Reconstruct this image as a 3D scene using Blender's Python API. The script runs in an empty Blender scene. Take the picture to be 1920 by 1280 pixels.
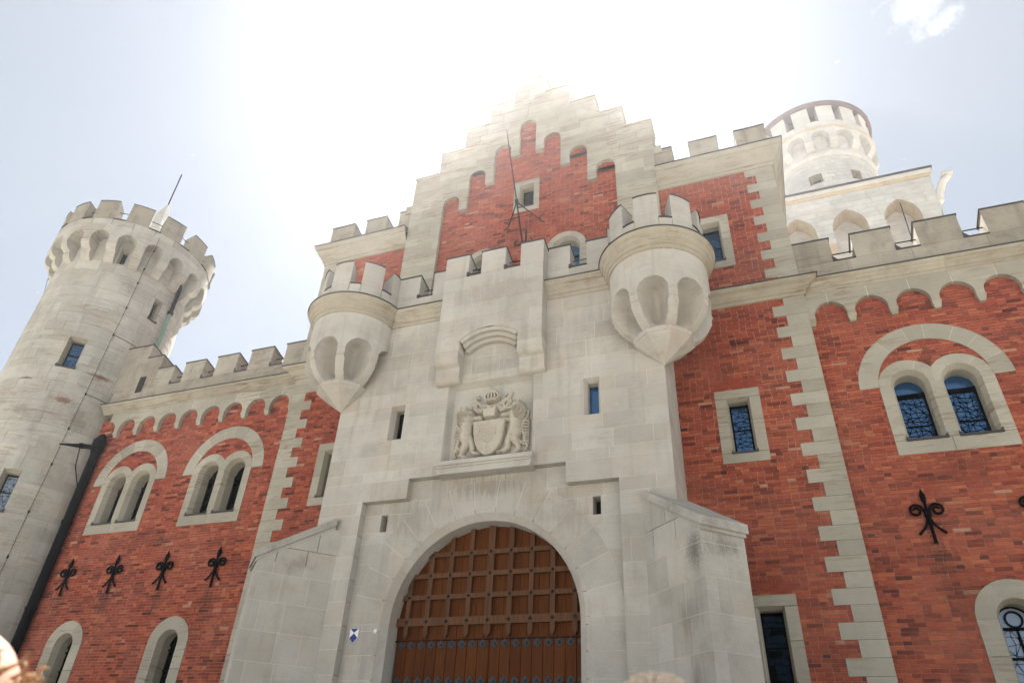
import bpy, math, random
import numpy as np
from mathutils import Vector, Matrix
PI = math.pi
R_ = math.radians
C = bpy.context.scene.collection
sc = bpy.context.scene
RNG = random.Random(7)

# ------------------------------------------------------------------ camera
CAMP = Vector((5.72, -13.0, 1.5))
AX = ((0.93768421, -0.15852243, -0.30922314),
      (0.34465691, 0.53765404, 0.76950617),
      (0.04427108, -0.82812968, 0.55878556))
FPX = 1287.43
cam = bpy.data.cameras.new('camera')
cam.sensor_width = 36.0
cam.lens = FPX / 1920 * 36
cam.clip_end = 3000
cam.dof.use_dof = True
cam.dof.focus_distance = 20.0
cam.dof.aperture_fstop = 3.5
camo = bpy.data.objects.new('camera', cam)
C.objects.link(camo)
M = Matrix.Identity(4)
for i in range(3):
    M[i][0] = AX[i][0]; M[i][1] = -AX[i][1]; M[i][2] = -AX[i][2]; M[i][3] = CAMP[i]
camo.matrix_world = M
sc.camera = camo


def project(p):
    d = (p[0] - CAMP[0], p[1] - CAMP[1], p[2] - CAMP[2])
    q = [d[0] * AX[0][k] + d[1] * AX[1][k] + d[2] * AX[2][k] for k in range(3)]
    if q[2] < 0.1:
        return None
    return 960 + FPX * q[0] / q[2], 640 + FPX * q[1] / q[2], FPX / q[2]


# ------------------------------------------------------------------ world, sun, exposure
SUN_EL, SUN_AZ = R_(57.2), R_(-22.9)          # azimuth from +Y towards +X
world = bpy.data.worlds.new('World')
sc.world = world
world.use_nodes = True
wn, wl = world.node_tree.nodes, world.node_tree.links
wn.clear()
w_out = wn.new('ShaderNodeOutputWorld')
w_bg = wn.new('ShaderNodeBackground')
w_sky = wn.new('ShaderNodeTexSky')
w_sky.sky_type = 'NISHITA'
w_sky.sun_disc = False
w_sky.sun_elevation = SUN_EL
w_sky.sun_rotation = SUN_AZ
w_sky.altitude = 900
w_sky.air_density = 0.7
w_sky.dust_density = 0.45
w_sky.ozone_density = 1.0
w_bg.inputs['Strength'].default_value = 0.044
w_tc = wn.new('ShaderNodeTexCoord')


def w_math(op, a, b=None, c=None, clamp=False):
    n = wn.new('ShaderNodeMath'); n.operation = op; n.use_clamp = clamp
    for i, v in enumerate((a, b, c)):
        if v is None:
            continue
        if isinstance(v, (int, float)):
            n.inputs[i].default_value = v
        else:
            wl.new(v, n.inputs[i])
    return n.outputs[0]


def azel(a, e):
    a, e = R_(a), R_(e)
    return (math.sin(a) * math.cos(e), math.cos(a) * math.cos(e), math.sin(e))


def w_cloud(a, e, rad, scale, thr, gain):
    """soft cumulus puff round one direction of the sky"""
    d = wn.new('ShaderNodeVectorMath'); d.operation = 'DISTANCE'
    wl.new(w_tc.outputs['Generated'], d.inputs[0]); d.inputs[1].default_value = azel(a, e)
    fall = w_math('SUBTRACT', 1.0, w_math('DIVIDE', d.outputs['Value'], rad), clamp=True)
    nz = wn.new('ShaderNodeTexNoise'); nz.inputs['Scale'].default_value = scale
    nz.inputs['Detail'].default_value = 8; nz.inputs['Roughness'].default_value = 0.6
    wl.new(w_tc.outputs['Generated'], nz.inputs['Vector'])
    v = w_math('ADD', nz.outputs['Fac'], w_math('MULTIPLY', fall, 0.55))
    return w_math('MULTIPLY', w_math('SUBTRACT', v, thr), gain, clamp=True)


cl = w_cloud(-38.6, 44.2, 0.095, 26, 0.72, 6.0)
for args in ((-37.0, 44.6, 0.05, 34, 0.72, 6.0), (24.0, 51.4, 0.07, 24, 0.80, 1.5), (25.3, 49.7, 0.05, 34, 0.80, 1.5),
             (70, 40, 0.12, 18, 0.78, 4.0), (-110, 35, 0.15, 14, 0.78, 4.0), (160, 32, 0.2, 12, 0.78, 4.0), (120, 55, 0.1, 18, 0.8, 4.0)):
    cl = w_math('MAXIMUM', cl, w_cloud(*args))
# contrail: a thin great-circle band between two directions
pA, pB = Vector(azel(-3.2, 51.1)), Vector(azel(6.2, 48.8))
nrm = pA.cross(pB).normalized()
mid = (pA + pB).normalized()
dt = wn.new('ShaderNodeVectorMath'); dt.operation = 'DOT_PRODUCT'
wl.new(w_tc.outputs['Generated'], dt.inputs[0]); dt.inputs[1].default_value = nrm
off = w_math('ABSOLUTE', dt.outputs['Value'])
band = w_math('SUBTRACT', 1.0, w_math('DIVIDE', off, 0.0032), clamp=True)
dm = wn.new('ShaderNodeVectorMath'); dm.operation = 'DISTANCE'
wl.new(w_tc.outputs['Generated'], dm.inputs[0]); dm.inputs[1].default_value = mid
lim = w_math('MULTIPLY', w_math('SUBTRACT', 0.075, dm.outputs['Value']), 30.0, clamp=True)
cl = w_math('MAXIMUM', cl, w_math('MULTIPLY', w_math('MULTIPLY', band, lim), 0.5))
w_mix = wn.new('ShaderNodeMixRGB')
w_mix.inputs['Color2'].default_value = (9.5, 9.6, 9.9, 1)
wl.new(cl, w_mix.inputs['Fac'])
# thin high cloud veils the whole sky
w_nz = wn.new('ShaderNodeTexNoise'); w_nz.inputs['Scale'].default_value = 2.2; w_nz.inputs['Detail'].default_value = 6
wl.new(w_tc.outputs['Generated'], w_nz.inputs['Vector'])
w_veil = wn.new('ShaderNodeMixRGB')
w_veil.inputs['Color2'].default_value = (4.05, 4.3, 4.3, 1)
wl.new(w_math('MULTIPLY_ADD', w_nz.outputs['Fac'], 0.26, 0.47), w_veil.inputs['Fac'])
wl.new(w_sky.outputs['Color'], w_veil.inputs['Color1'])
wl.new(w_veil.outputs['Color'], w_mix.inputs['Color1'])
wl.new(w_mix.outputs['Color'], w_bg.inputs['Color'])
wl.new(w_bg.outputs['Background'], w_out.inputs['Surface'])

sun = bpy.data.lights.new('sun', 'SUN')
sun.energy = 5.0
sun.angle = R_(0.53)
sun.color = (1.0, 0.95, 0.87)
suno = bpy.data.objects.new('sun', sun)
C.objects.link(suno)
sdir = Vector((math.sin(SUN_AZ) * math.cos(SUN_EL), math.cos(SUN_AZ) * math.cos(SUN_EL), math.sin(SUN_EL)))
suno.rotation_euler = sdir.to_track_quat('Z', 'Y').to_euler()
suno.location = (0, 0, 60)
sc.view_settings.view_transform = 'Standard'
sc.view_settings.look = 'None'
sc.view_settings.gamma = 1
sc.view_settings.use_curve_mapping = False
sc.view_settings.exposure = 2.05


# ------------------------------------------------------------------ materials
class NT:
    def __init__(self, name):
        self.m = bpy.data.materials.new(name); self.m.use_nodes = True
        self.n, self.l = self.m.node_tree.nodes, self.m.node_tree.links
        self.b = self.n['Principled BSDF']
        self.pos = self.n.new('ShaderNodeNewGeometry').outputs['Position']

    def put(self, v, sock):
        if isinstance(v, bpy.types.NodeSocket):
            self.l.new(v, sock)
        else:
            if isinstance(v, tuple) and len(v) == 3 and len(getattr(sock, 'default_value', ())) == 4:
                v = v + (1,)
            sock.default_value = v

    def attr(self, nm='tone'):
        a = self.n.new('ShaderNodeAttribute'); a.attribute_name = nm
        return a.outputs['Fac']

    def noise(self, scale, detail=4, rough=0.55, vs=(1, 1, 1), dist=0.0):
        mp = self.n.new('ShaderNodeMapping'); mp.inputs['Scale'].default_value = vs
        self.l.new(self.pos, mp.inputs['Vector'])
        t = self.n.new('ShaderNodeTexNoise'); t.inputs['Scale'].default_value = scale
        t.inputs['Detail'].default_value = detail; t.inputs['Roughness'].default_value = rough
        t.inputs['Distortion'].default_value = dist
        self.l.new(mp.outputs['Vector'], t.inputs['Vector'])
        return t.outputs['Fac']

    def ramp(self, f, stops):
        r = self.n.new('ShaderNodeValToRGB')
        e = r.color_ramp.elements
        while len(e) < len(stops):
            e.new(0.5)
        for i, (p, c) in enumerate(stops):
            e[i].position = p
            e[i].color = (c, c, c, 1) if isinstance(c, (int, float)) else tuple(c) + (1,)
        self.put(f, r.inputs['Fac'])
        return r.outputs['Color']

    def mix(self, f, a, b, mode='MIX'):
        m = self.n.new('ShaderNodeMixRGB'); m.blend_type = mode
        self.put(f, m.inputs['Fac']); self.put(a, m.inputs['Color1']); self.put(b, m.inputs['Color2'])
        return m.outputs['Color']

    def math(self, op, a, b=0.0, clamp=False):
        m = self.n.new('ShaderNodeMath'); m.operation = op; m.use_clamp = clamp
        self.put(a, m.inputs[0]); self.put(b, m.inputs[1])
        return m.outputs[0]

    def bump(self, h, strength=0.3, dist=0.01):
        b = self.n.new('ShaderNodeBump'); b.inputs['Strength'].default_value = strength
        b.inputs['Distance'].default_value = dist
        self.put(h, b.inputs['Height']); self.l.new(b.outputs['Normal'], self.b.inputs['Normal'])

    def spots(t, c, spots):
        """stains with a place and shape of their own"""
        for pc_, rad, colr, amt, nsc, nvs in spots:
            mp = t.n.new('ShaderNodeVectorMath'); mp.operation = 'SUBTRACT'
            t.l.new(t.pos, mp.inputs[0]); mp.inputs[1].default_value = pc_
            mq = t.n.new('ShaderNodeVectorMath'); mq.operation = 'DIVIDE'
            t.l.new(mp.outputs[0], mq.inputs[0]); mq.inputs[1].default_value = rad
            ml = t.n.new('ShaderNodeVectorMath'); ml.operation = 'LENGTH'
            t.l.new(mq.outputs[0], ml.inputs[0])
            v = t.math('ADD', t.math('SUBTRACT', 1.0, ml.outputs['Value']), t.math('MULTIPLY', t.math('SUBTRACT', t.noise(nsc, 6, 0.7, nvs), 0.5), 2.6))
            c = t.mix(t.ramp(v, [(0.12, 0), (0.75, amt * (1.0 if nsc == 9 else 0.72))]), c, colr)
        return c

    def done(self, col, rough=0.85, spec=0.3, metal=0.0):
        self.put(col, self.b.inputs['Base Color']); self.put(rough, self.b.inputs['Roughness'])
        self.b.inputs['Specular IOR Level'].default_value = spec
        self.b.inputs['Metallic'].default_value = metal
        return self.m


def stone(name, lo, hi, streak=None, streak_amt=0.0, dirt=None, dirt_amt=0.0, grain=0.12, vdirt=0.0, warm=None, warm_amt=0.0, spots=()):
    t = NT(name)
    c = t.mix(t.attr(), lo, hi)
    big = t.ramp(t.noise(0.55, 5, 0.6), [(0.36, 0.86), (0.62, 1.06)])
    c = t.mix(1.0, c, big, 'MULTIPLY')
    if warm_amt:
        f = t.ramp(t.noise(1.3, 4, 0.6, (1, 1, 1.4)), [(0.5, 0), (0.68, warm_amt)])
        c = t.mix(f, c, warm)
    if streak_amt:
        f = t.ramp(t.noise(1.0, 6, 0.62, (1.1, 1.1, 13), 1.2), [(0.52, 0), (0.60, streak_amt * 0.6), (0.72, streak_amt)])
        g = t.ramp(t.noise(0.8, 2), [(0.42, 0), (0.62, 1)])
        c = t.mix(t.math('MULTIPLY', f, g), c, streak)
    if dirt_amt:
        f = t.ramp(t.noise(1.7, 7, 0.68), [(0.5, 0), (0.72, dirt_amt)])
        c = t.mix(f, c, dirt)
    if vdirt:
        f = t.ramp(t.noise(1.0, 5, 0.6, (3.4, 3.4, 0.35)), [(0.54, 0), (0.75, vdirt)])
        c = t.mix(f, c, dirt or (0.08, 0.075, 0.06))
    c = t.spots(c, spots)
    g = t.noise(38, 6, 0.65)
    c = t.mix(1.0, c, t.ramp(g, [(0.3, 1 - grain), (0.7, 1 + grain * 0.6)]), 'MULTIPLY')
    t.bump(t.math('ADD', g, t.math('MULTIPLY', t.noise(7, 4), 1.5)), 0.35, 0.006)
    return t.done(c, 0.88, 0.25)


m_portal = stone('portal_sandstone', (0.408, 0.389, 0.350), (0.482, 0.468, 0.432), (0.30, 0.24, 0.17), 0.3, (0.20, 0.18, 0.15), 0.3, 0.08, 0.36, (0.44, 0.36, 0.28), 0.4,
                 [((0.0, .2, 7.32), (1.1, .3, .34), (0.20, 0.18, 0.14), .75, 3.0, (5, 5, .45)), ((-1.9, .2, 6.7), (.7, .3, .5), (0.24, 0.215, 0.17), .6, 3.0, (5, 5, .45)),
                  ((1.9, .2, 6.5), (.6, .3, .5), (0.24, 0.215, 0.17), .5, 3.0, (4, 4, .5)), ((4.45, -1.0, 5.25), (.3, .3, .42), (0.05, 0.05, 0.042), .8, 48, (1, 1, 1)),
                  ((4.95, -.75, 5.32), (.42, .42, .26), (0.16, 0.155, 0.14), .8, 5, (1, 1, .6)), ((4.25, -.75, 4.2), (.35, .35, .5), (0.19, 0.16, 0.125), .6, 3, (4, 4, .5)),
                  ((4.3, -.8, 3.2), (.22, .22, .4), (0.13, 0.115, 0.09), .7, 3, (6, 6, .5)), ((-4.0, -.5, 5.6), (.5, .5, .25), (0.23, 0.20, 0.17), .7, 5, (1, 1, 1)),
                  ((-2.6, 0, 11.2), (1.3, .3, .7), (0.26, 0.235, 0.19), .5, 2.6, (3, 3, .5)), ((2.7, 0, 10.9), (1.2, .3, .8), (0.27, 0.24, 0.20), .45, 2.6, (3, 3, .5)),
                  ((0, -.36, 12.4), (1.2, .2, .6), (0.27, 0.235, 0.19), .45, 2.4, (3, 3, .6)), ((0, 0, 10.3), (.9, .2, .25), (0.26, 0.24, 0.2), .5, 3, (3, 3, .6))])
m_trim = stone('trim_sandstone', (0.335, 0.313, 0.258), (0.415, 0.392, 0.33), (0.19, 0.13, 0.07), 0.8, (0.20, 0.18, 0.14), 0.2, 0.10)
m_cornice = stone('cornice_sandstone', (0.345, 0.315, 0.25), (0.42, 0.39, 0.32), (0.15, 0.095, 0.05), 0.8, (0.14, 0.11, 0.07), 0.35, 0.12, 0.2)
m_parapet = stone('weathered_sandstone', (0.30, 0.272, 0.22), (0.38, 0.35, 0.29), (0.15, 0.12, 0.09), 0.65, (0.11, 0.10, 0.085), 0.5, 0.14, 0.5)
m_lime = stone('tower_limestone', (0.385, 0.375, 0.335), (0.49, 0.48, 0.44), (0.24, 0.17, 0.115), 0.75, (0.21, 0.20, 0.175), 0.35, 0.10, 0.4, (0.41, 0.335, 0.255), 0.38,
               [(p_, r_, (0.17, 0.085, 0.055), .85, 9, (1, 1, 3)) for p_, r_ in (((-16.1, .78, 12.22), (.55, .5, .17)), ((-15.73, 1.4, 13.42), (.40, .55, .13)), ((-17.3, -.01, 12.85), (.4, .4, .06)))]
               + [((-15.75, 1.3, 11.6), (.3, .5, .6), (0.13, 0.125, 0.11), .6, 7, (1, 1, .6)), ((-17.0, .1, 11.7), (.8, .4, .25), (0.17, 0.16, 0.14), .6, 6, (1, 1, 2))])
m_white = stone('white_limestone', (0.53, 0.525, 0.50), (0.62, 0.615, 0.595), (0.42, 0.33, 0.22), 0.45, (0.38, 0.36, 0.32), 0.3, 0.08, 0.25, (0.52, 0.44, 0.33), 0.2)
m_stain = stone('stained_white_limestone', (0.48, 0.40, 0.29), (0.54, 0.47, 0.36), (0.30, 0.2, 0.11), 0.6, (0.3, 0.22, 0.14), 0.4, 0.1)
m_coping = stone('mossy_coping_stone', (0.38, 0.365, 0.33), (0.45, 0.43, 0.39), (0.10, 0.10, 0.085), 0.5, (0.09, 0.085, 0.07), 0.5, 0.15, 0.3)
m_joint = stone('lime_mortar', (0.53, 0.51, 0.465), (0.59, 0.57, 0.525), grain=0.08)
m_brickjoint = stone('pale_brick_mortar', (0.44, 0.31, 0.24), (0.54, 0.40, 0.32), None, 0, (0.12, 0.06, 0.05), 0.5, 0.15)
m_core = NT('dark_core').done((0.03, 0.028, 0.026), 0.9, 0.1)
m_roof = NT('slate').done((0.08, 0.08, 0.09), 0.7, 0.3)


def brick_mat():
    t = NT('red_brick')
    c = t.ramp(t.attr(), [(0.0, (0.075, 0.020, 0.018)), (0.16, (0.15, 0.037, 0.025)), (0.40, (0.265, 0.060, 0.037)),
                          (0.66, (0.335, 0.085, 0.048)), (0.84, (0.40, 0.118, 0.056)), (0.94, (0.35, 0.14, 0.08)), (1.0, (0.40, 0.215, 0.145))])
    patch = t.ramp(t.noise(0.5, 5, 0.65), [(0.42, 0), (0.70, 0.42)])
    c = t.mix(patch, c, (0.33, 0.135, 0.095))
    dark = t.ramp(t.noise(0.9, 6, 0.65, (1, 1, 1.6)), [(0.55, 0), (0.78, 0.6)])
    c = t.mix(dark, c, (0.085, 0.024, 0.022))
    c = t.spots(c, [((x_, 2.02, 5.75), (.32, .3, .55), (0.05, 0.022, 0.018), .75, 3, (6, 6, .6)) for x_ in (8.7, 10.55, -8.7, -10.5, -12.4, -14.2)]
                + [((8.9, 2.02, 5.1), (.5, .3, .5), (0.07, 0.03, 0.024), .6, 3, (4, 4, .5)), ((-11.3, 2.02, 7.5), (1.6, .3, .35), (0.10, 0.035, 0.026), .55, 2.2, (2, 2, .7)), ((9.57, 2.02, 7.55), (1.2, .3, .4), (0.10, 0.035, 0.026), .5, 2.6, (3, 3, .6))])
    s = t.ramp(t.noise(9, 6, 0.7, (1, 1, 3)), [(0.3, 0.68), (0.5, 1.0), (0.72, 1.3)])
    c = t.mix(1.0, c, s, 'MULTIPLY')
    t.bump(t.noise(45, 5, 0.7), 0.5, 0.006)
    return t.done(c, 0.85, 0.25)


m_brick = brick_mat()


def wood_mat(name, a, b):
    t = NT(name)
    c = t.mix(t.attr(), a, b)
    g = t.ramp(t.noise(1.0, 7, 0.65, (34, 34, 1.6)), [(0.3, 0.62), (0.7, 1.25)])
    c = t.mix(1.0, c, g, 'MULTIPLY')
    t.bump(t.noise(1.0, 5, 0.6, (50, 50, 2)), 0.3, 0.004)
    return t.done(c, 0.72, 0.14)


m_wood = wood_mat('brown_oak', (0.082, 0.026, 0.008), (0.115, 0.038, 0.011))
m_wood2 = wood_mat('oak_bars', (0.095, 0.047, 0.025), (0.125, 0.062, 0.034))
m_iron = NT('black_iron').done((0.006, 0.007, 0.009), 0.7, 0.06)
m_stud = NT('steel_stud').done((0.045, 0.055, 0.065), 0.42, 0.4, 0.5)
m_flash = NT('lead_flashing').done((0.045, 0.042, 0.045), 0.5, 0.4)
m_brown = NT('brown_metal_roof').done((0.12, 0.085, 0.085), 0.55, 0.4)
m_copper = NT('green_copper').done((0.16, 0.25, 0.21), 0.6, 0.4)
m_blue = NT('blue_enamel').done((0.012, 0.03, 0.19), 0.35, 0.5)
m_whitepaint = NT('white_enamel').done((0.8, 0.8, 0.8), 0.4, 0.5)
m_lead = NT('lead_came').done((0.005, 0.006, 0.008), 0.7, 0.08)


def glass_mat(name, base, ior):
    t = NT(name)
    t.b.inputs['IOR'].default_value = ior
    t.b.inputs['Specular Tint'].default_value = (0.42, 0.68, 1.0, 1)  # tints every reflection with the blue of the sky
    t.bump(t.noise(5, 2), 0.04, 0.01)
    return t.done(base, 0.06, 0.5)


m_glass = glass_mat('old_window_glass', (0.015, 0.06, 0.15), 2.5)  # blue of the reflected sky put into the base colour
m_glassdark = glass_mat('dark_window_glass', (0.006, 0.009, 0.008), 1.3)  # dull dark copy stands in for panes mirroring dark surroundings
m_glasspale = glass_mat('pale_window_glass', (0.30, 0.36, 0.45), 1.8)


def ground_mat():
    t = NT('pale_gravel')
    c = t.mix(t.noise(0.4, 6, 0.6), (0.40, 0.37, 0.32), (0.48, 0.45, 0.40))
    c = t.mix(1.0, c, t.ramp(t.noise(60, 4, 0.7), [(0.3, 0.7), (0.7, 1.2)]), 'MULTIPLY')
    t.bump(t.noise(60, 4, 0.7), 0.5, 0.02)
    return t.done(c, 0.95, 0.2)


m_ground = ground_mat()


# ------------------------------------------------------------------ object helpers
class MB:
    def __init__(self):
        self.v, self.f, self.t = [], [], []

    def add(self, vf, tone=0.5):
        v, f = vf
        o = len(self.v)
        self.v.extend(v)
        self.f.extend([tuple(i + o for i in q) for q in f])
        self.t.extend([tone] * len(f))
        return self


def obj(name, mb, mat, parent=None, smooth=False, **props):
    if isinstance(mb, tuple):
        mb = MB().add(mb, RNG.random())
    me = bpy.data.meshes.new(name)
    base = Vector((0, 0, 0))
    p = parent
    while p is not None:
        base += p.location
        p = p.parent
    me.from_pydata([Vector(v) - base for v in mb.v], [], mb.f)
    a = me.attributes.new('tone', 'FLOAT', 'FACE')
    a.data.foreach_set('value', np.array(mb.t, dtype=np.float32))
    if smooth:
        me.polygons.foreach_set('use_smooth', [True] * len(me.polygons))
    me.materials.append(mat)
    o = bpy.data.objects.new(name, me)
    C.objects.link(o)
    o.parent = parent
    for k, v in props.items():
        o[k] = v
    return o


def thing(name, label, cat, loc=(0, 0, 0), group=None):
    o = bpy.data.objects.new(name, None)
    o.empty_display_size = 0.3
    C.objects.link(o)
    o.location = loc
    o['label'] = label; o['category'] = cat
    if group:
        o['group'] = group
    return o


def tag(o, label, cat, group=None):
    o['label'] = label; o['category'] = cat
    if group:
        o['group'] = group
    return o


# mappings from (s along wall, depth inwards, z) to the world
def flat(y):
    return lambda s, d, z: (s, y + d, z)


def plane(ox, oy, tx, ty):
    """wall through (ox,oy) running along (tx,ty); depth goes to its left-hand side (inwards)"""
    return lambda s, d, z: (ox + tx * s - ty * d, oy + ty * s + tx * d, z)


def cyl(cx, cy, r):
    def F(s, d, z):
        a = s / r
        return (cx + (r - d) * math.cos(a), cy + (r - d) * math.sin(a), z)
    return F


def clean(poly):
    out = []
    for p in poly:
        if not out or abs(p[0] - out[-1][0]) + abs(p[1] - out[-1][1]) > 1e-5:
            out.append(p)
    while len(out) > 1 and abs(out[0][0] - out[-1][0]) + abs(out[0][1] - out[-1][1]) < 1e-5:
        out.pop()
    return out


def area(p):
    return 0.5 * sum(p[i][0] * p[(i + 1) % len(p)][1] - p[(i + 1) % len(p)][0] * p[i][1] for i in range(len(p)))


def clip_half(poly, ax, val, keep_ge):
    out = []
    n = len(poly)
    for i in range(n):
        a, b = poly[i], poly[(i + 1) % n]
        ia = (a[ax] >= val) == keep_ge or a[ax] == val
        ib = (b[ax] >= val) == keep_ge or b[ax] == val
        if ia:
            out.append(a)
        if ia != ib:
            t = (val - a[ax]) / (b[ax] - a[ax])
            out.append((a[0] + t * (b[0] - a[0]), a[1] + t * (b[1] - a[1])))
    return out


def clip_rect(poly, x0, x1, z0, z1):
    for ax, v, k in ((0, x0, True), (0, x1, False), (1, z0, True), (1, z1, False)):
        if len(poly) < 3:
            return []
        poly = clip_half(poly, ax, v, k)
    return clean(poly)


def prism(poly, d0, d1, F, back=False):
    poly = clean(poly)
    if area(poly) < 0:
        poly = poly[::-1]
    n = len(poly)
    V = [F(s, d0, z) for s, z in poly] + [F(s, d1, z) for s, z in poly]
    f = [tuple(range(n))] + [(i, n + i, n + (i + 1) % n, (i + 1) % n) for i in range(n)]
    if back:
        f.append(tuple(range(2 * n - 1, n - 1, -1)))
    return V, f


def join(parts):
    V, f = [], []
    for v, q in parts:
        o = len(V)
        V.extend(v)
        f.extend([tuple(i + o for i in t) for t in q])
    return V, f


def rect(x0, x1, z0, z1):
    return [(x0, z0), (x1, z0), (x1, z1), (x0, z1)]


def box(x0, x1, y0, y1, z0, z1):
    return prism(rect(x0, x1, z0, z1), 0, y1 - y0, flat(y0), True)


def arc(cx, cz, r, a0, a1, n):
    return [(cx + r * math.cos(R_(a0 + (a1 - a0) * i / n)), cz + r * math.sin(R_(a0 + (a1 - a0) * i / n))) for i in range(n + 1)]


def sector(cx, cz, r0, r1, a0, a1, n=4):
    return arc(cx, cz, r1, a0, a1, n) + arc(cx, cz, r0, a1, a0, n)


def loft(outs, closed=False):
    """strip between equally long 3D outlines"""
    V = [p for o in outs for p in o]
    n = len(outs[0])
    f = []
    for k in range(len(outs) - 1):
        for i in range(n if closed else n - 1):
            j = (i + 1) % n
            f.append((k * n + i, k * n + j, (k + 1) * n + j, (k + 1) * n + i))
    return V, f


def tube(pts, r, n=8, caps=True):
    pts = [Vector(p) for p in pts]
    rs = r if isinstance(r, (list, tuple)) else [r] * len(pts)
    rings = []
    up = None
    for i, p in enumerate(pts):
        d = (pts[min(i + 1, len(pts) - 1)] - pts[max(i - 1, 0)]).normalized()
        if up is None:
            up = Vector((0, 0, 1)) if abs(d.z) < 0.9 else Vector((1, 0, 0))
        a = d.cross(up).normalized()
        b = a.cross(d).normalized()
        up = b
        rings.append([tuple(p + (a * math.cos(2 * PI * k / n) + b * math.sin(2 * PI * k / n)) * rs[i]) for k in range(n)])
    V, f = loft(rings, True)
    if caps:
        f.append(tuple(range(n - 1, -1, -1)))
        f.append(tuple(range(len(V) - n, len(V))))
    return V, f


def lathe(cx, cy, prof, a0=0, a1=360, n=48):
    full = abs(a1 - a0) >= 360
    m = n if full else n + 1
    outs = []
    for r, z in prof:
        outs.append([(cx + r * math.cos(R_(a0 + (a1 - a0) * i / n)), cy + r * math.sin(R_(a0 + (a1 - a0) * i / n)), z) for i in range(m)])
    return loft(outs, full)


def sweep(path, prof, closed=False):
    """moulding: path of plan points with the outside to the right of travel; profile of (out, z)"""
    n = len(path)
    offs = []
    for i, p in enumerate(path):
        ns = []
        for a, b in ((i - 1, i), (i, i + 1)):
            if closed:
                a %= n; b %= n
            if a < 0 or b >= n:
                continue
            dx, dy = path[b][0] - path[a][0], path[b][1] - path[a][1]
            l = math.hypot(dx, dy)
            ns.append((dy / l, -dx / l))
        if len(ns) == 2:
            k = 1 + ns[0][0] * ns[1][0] + ns[0][1] * ns[1][1]
            offs.append(((ns[0][0] + ns[1][0]) / k, (ns[0][1] + ns[1][1]) / k))
        else:
            offs.append(ns[0])
    outs = [[(p[0] + o[0] * r, p[1] + o[1] * r, z) for p, o in zip(path, offs)] for r, z in prof]
    return loft(outs, closed)


def size_px(vf):
    v = vf[0]
    c = [sum(p[k] for p in v) / len(v) for k in range(3)]
    q = project(c)
    if q is None or not (-15 < q[0] < 1935 and -15 < q[1] < 1295):
        return 0
    e = max(math.dist(v[0], p) for p in v)
    return e * q[2]


def emit(name, pieces, mat, parent, nmax=300, tones=None, minpx=9.0, stuffname=None):
    """the pieces that show largest become parts of their own, the rest one joined part"""
    if tones is None:
        tones = [RNG.random() for _ in pieces]
    order = sorted(range(len(pieces)), key=lambda i: -size_px(pieces[i]))
    single = [i for i in order[:nmax] if size_px(pieces[i]) >= minpx]
    ss = set(single)
    for i in single:
        obj(name, MB().add(pieces[i], tones[i]), mat, parent)
    rest = MB()
    for i in range(len(pieces)):
        if i not in ss:
            rest.add(pieces[i], tones[i])
    if rest.v:
        obj(stuffname or (name + '_courses'), rest, mat, parent, kind='stuff')


def subtract(iv, blocks):
    for b0, b1 in blocks:
        out = []
        for a0, a1 in iv:
            if b1 <= a0 or b0 >= a1:
                out.append((a0, a1))
            else:
                if b0 > a0:
                    out.append((a0, b0))
                if b1 < a1:
                    out.append((b1, a1))
        iv = out
    return iv


def b_rect(x0, x1, z0, z1):
    return lambda z: [(x0, x1)] if z0 < z < z1 else []


def b_ring(cx, cz, r0, r1):
    def f(z):
        h = z - cz
        if h < 0 or h >= r1:
            return []
        o = math.sqrt(r1 * r1 - h * h)
        if h >= r0:
            return [(cx - o, cx + o)]
        i = math.sqrt(r0 * r0 - h * h)
        return [(cx - o, cx - i), (cx + i, cx + o)]
    return f


COURSE = 0.0766
BZ = 11.34


def brickwork(parent, F, x0, x1, z0, z1, blocked, nmax=300, tag_name='brick', backing=True, d=0.0):
    """courses of separate bricks with recessed joints, cut round whatever blocks them"""
    pieces, tones = [], []
    mort = MB()
    k0 = math.ceil((z0 - BZ) / COURSE)
    k1 = math.floor((z1 - BZ) / COURSE)
    for k in range(k0, k1):
        za = BZ + k * COURSE
        zm = za + COURSE / 2
        bl = [b for f in blocked for b in f(zm)]
        iv = subtract([(x0, x1)], bl)
        for a, b in iv:
            if backing:
                mort.add(([F(a - .03, d + .012, za), F(b + .03, d + .012, za), F(b + .03, d + .012, za + COURSE), F(a - .03, d + .012, za + COURSE)], [(0, 1, 2, 3)]), RNG.random())
            x = a
            first = (k % 2) == 0
            x -= RNG.random() * 0.04
            long_ = first
            while x < b - 0.03:
                L = 0.300 if long_ else 0.150
                long_ = (not long_) if RNG.random() < 0.8 else long_
                e = x + L
                if b - e < 0.07:
                    e = b + 0.02
                xs = max(x, a - 0.02)
                if e - xs > 0.03:
                    dj = d + RNG.uniform(-0.003, 0.003)
                    j = 0.0046
                    pieces.append(prism(rect(xs + j, e - j, za + j * .8, za + COURSE - j * .8), dj, d + 0.03, F))
                    tn = RNG.random()
                    tones.append(min(1, max(0, 0.49 + 0.195 * (RNG.gauss(0, 1)) + (0.24 if tn > 0.985 else 0) - (0.28 if tn < 0.05 else 0))))
                x = e
    if mort.v:
        obj('mortar_bed', mort, m_brickjoint, parent)
    emit(tag_name, pieces, m_brick, parent, nmax, tones, 10.0, 'brick_courses')


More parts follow.
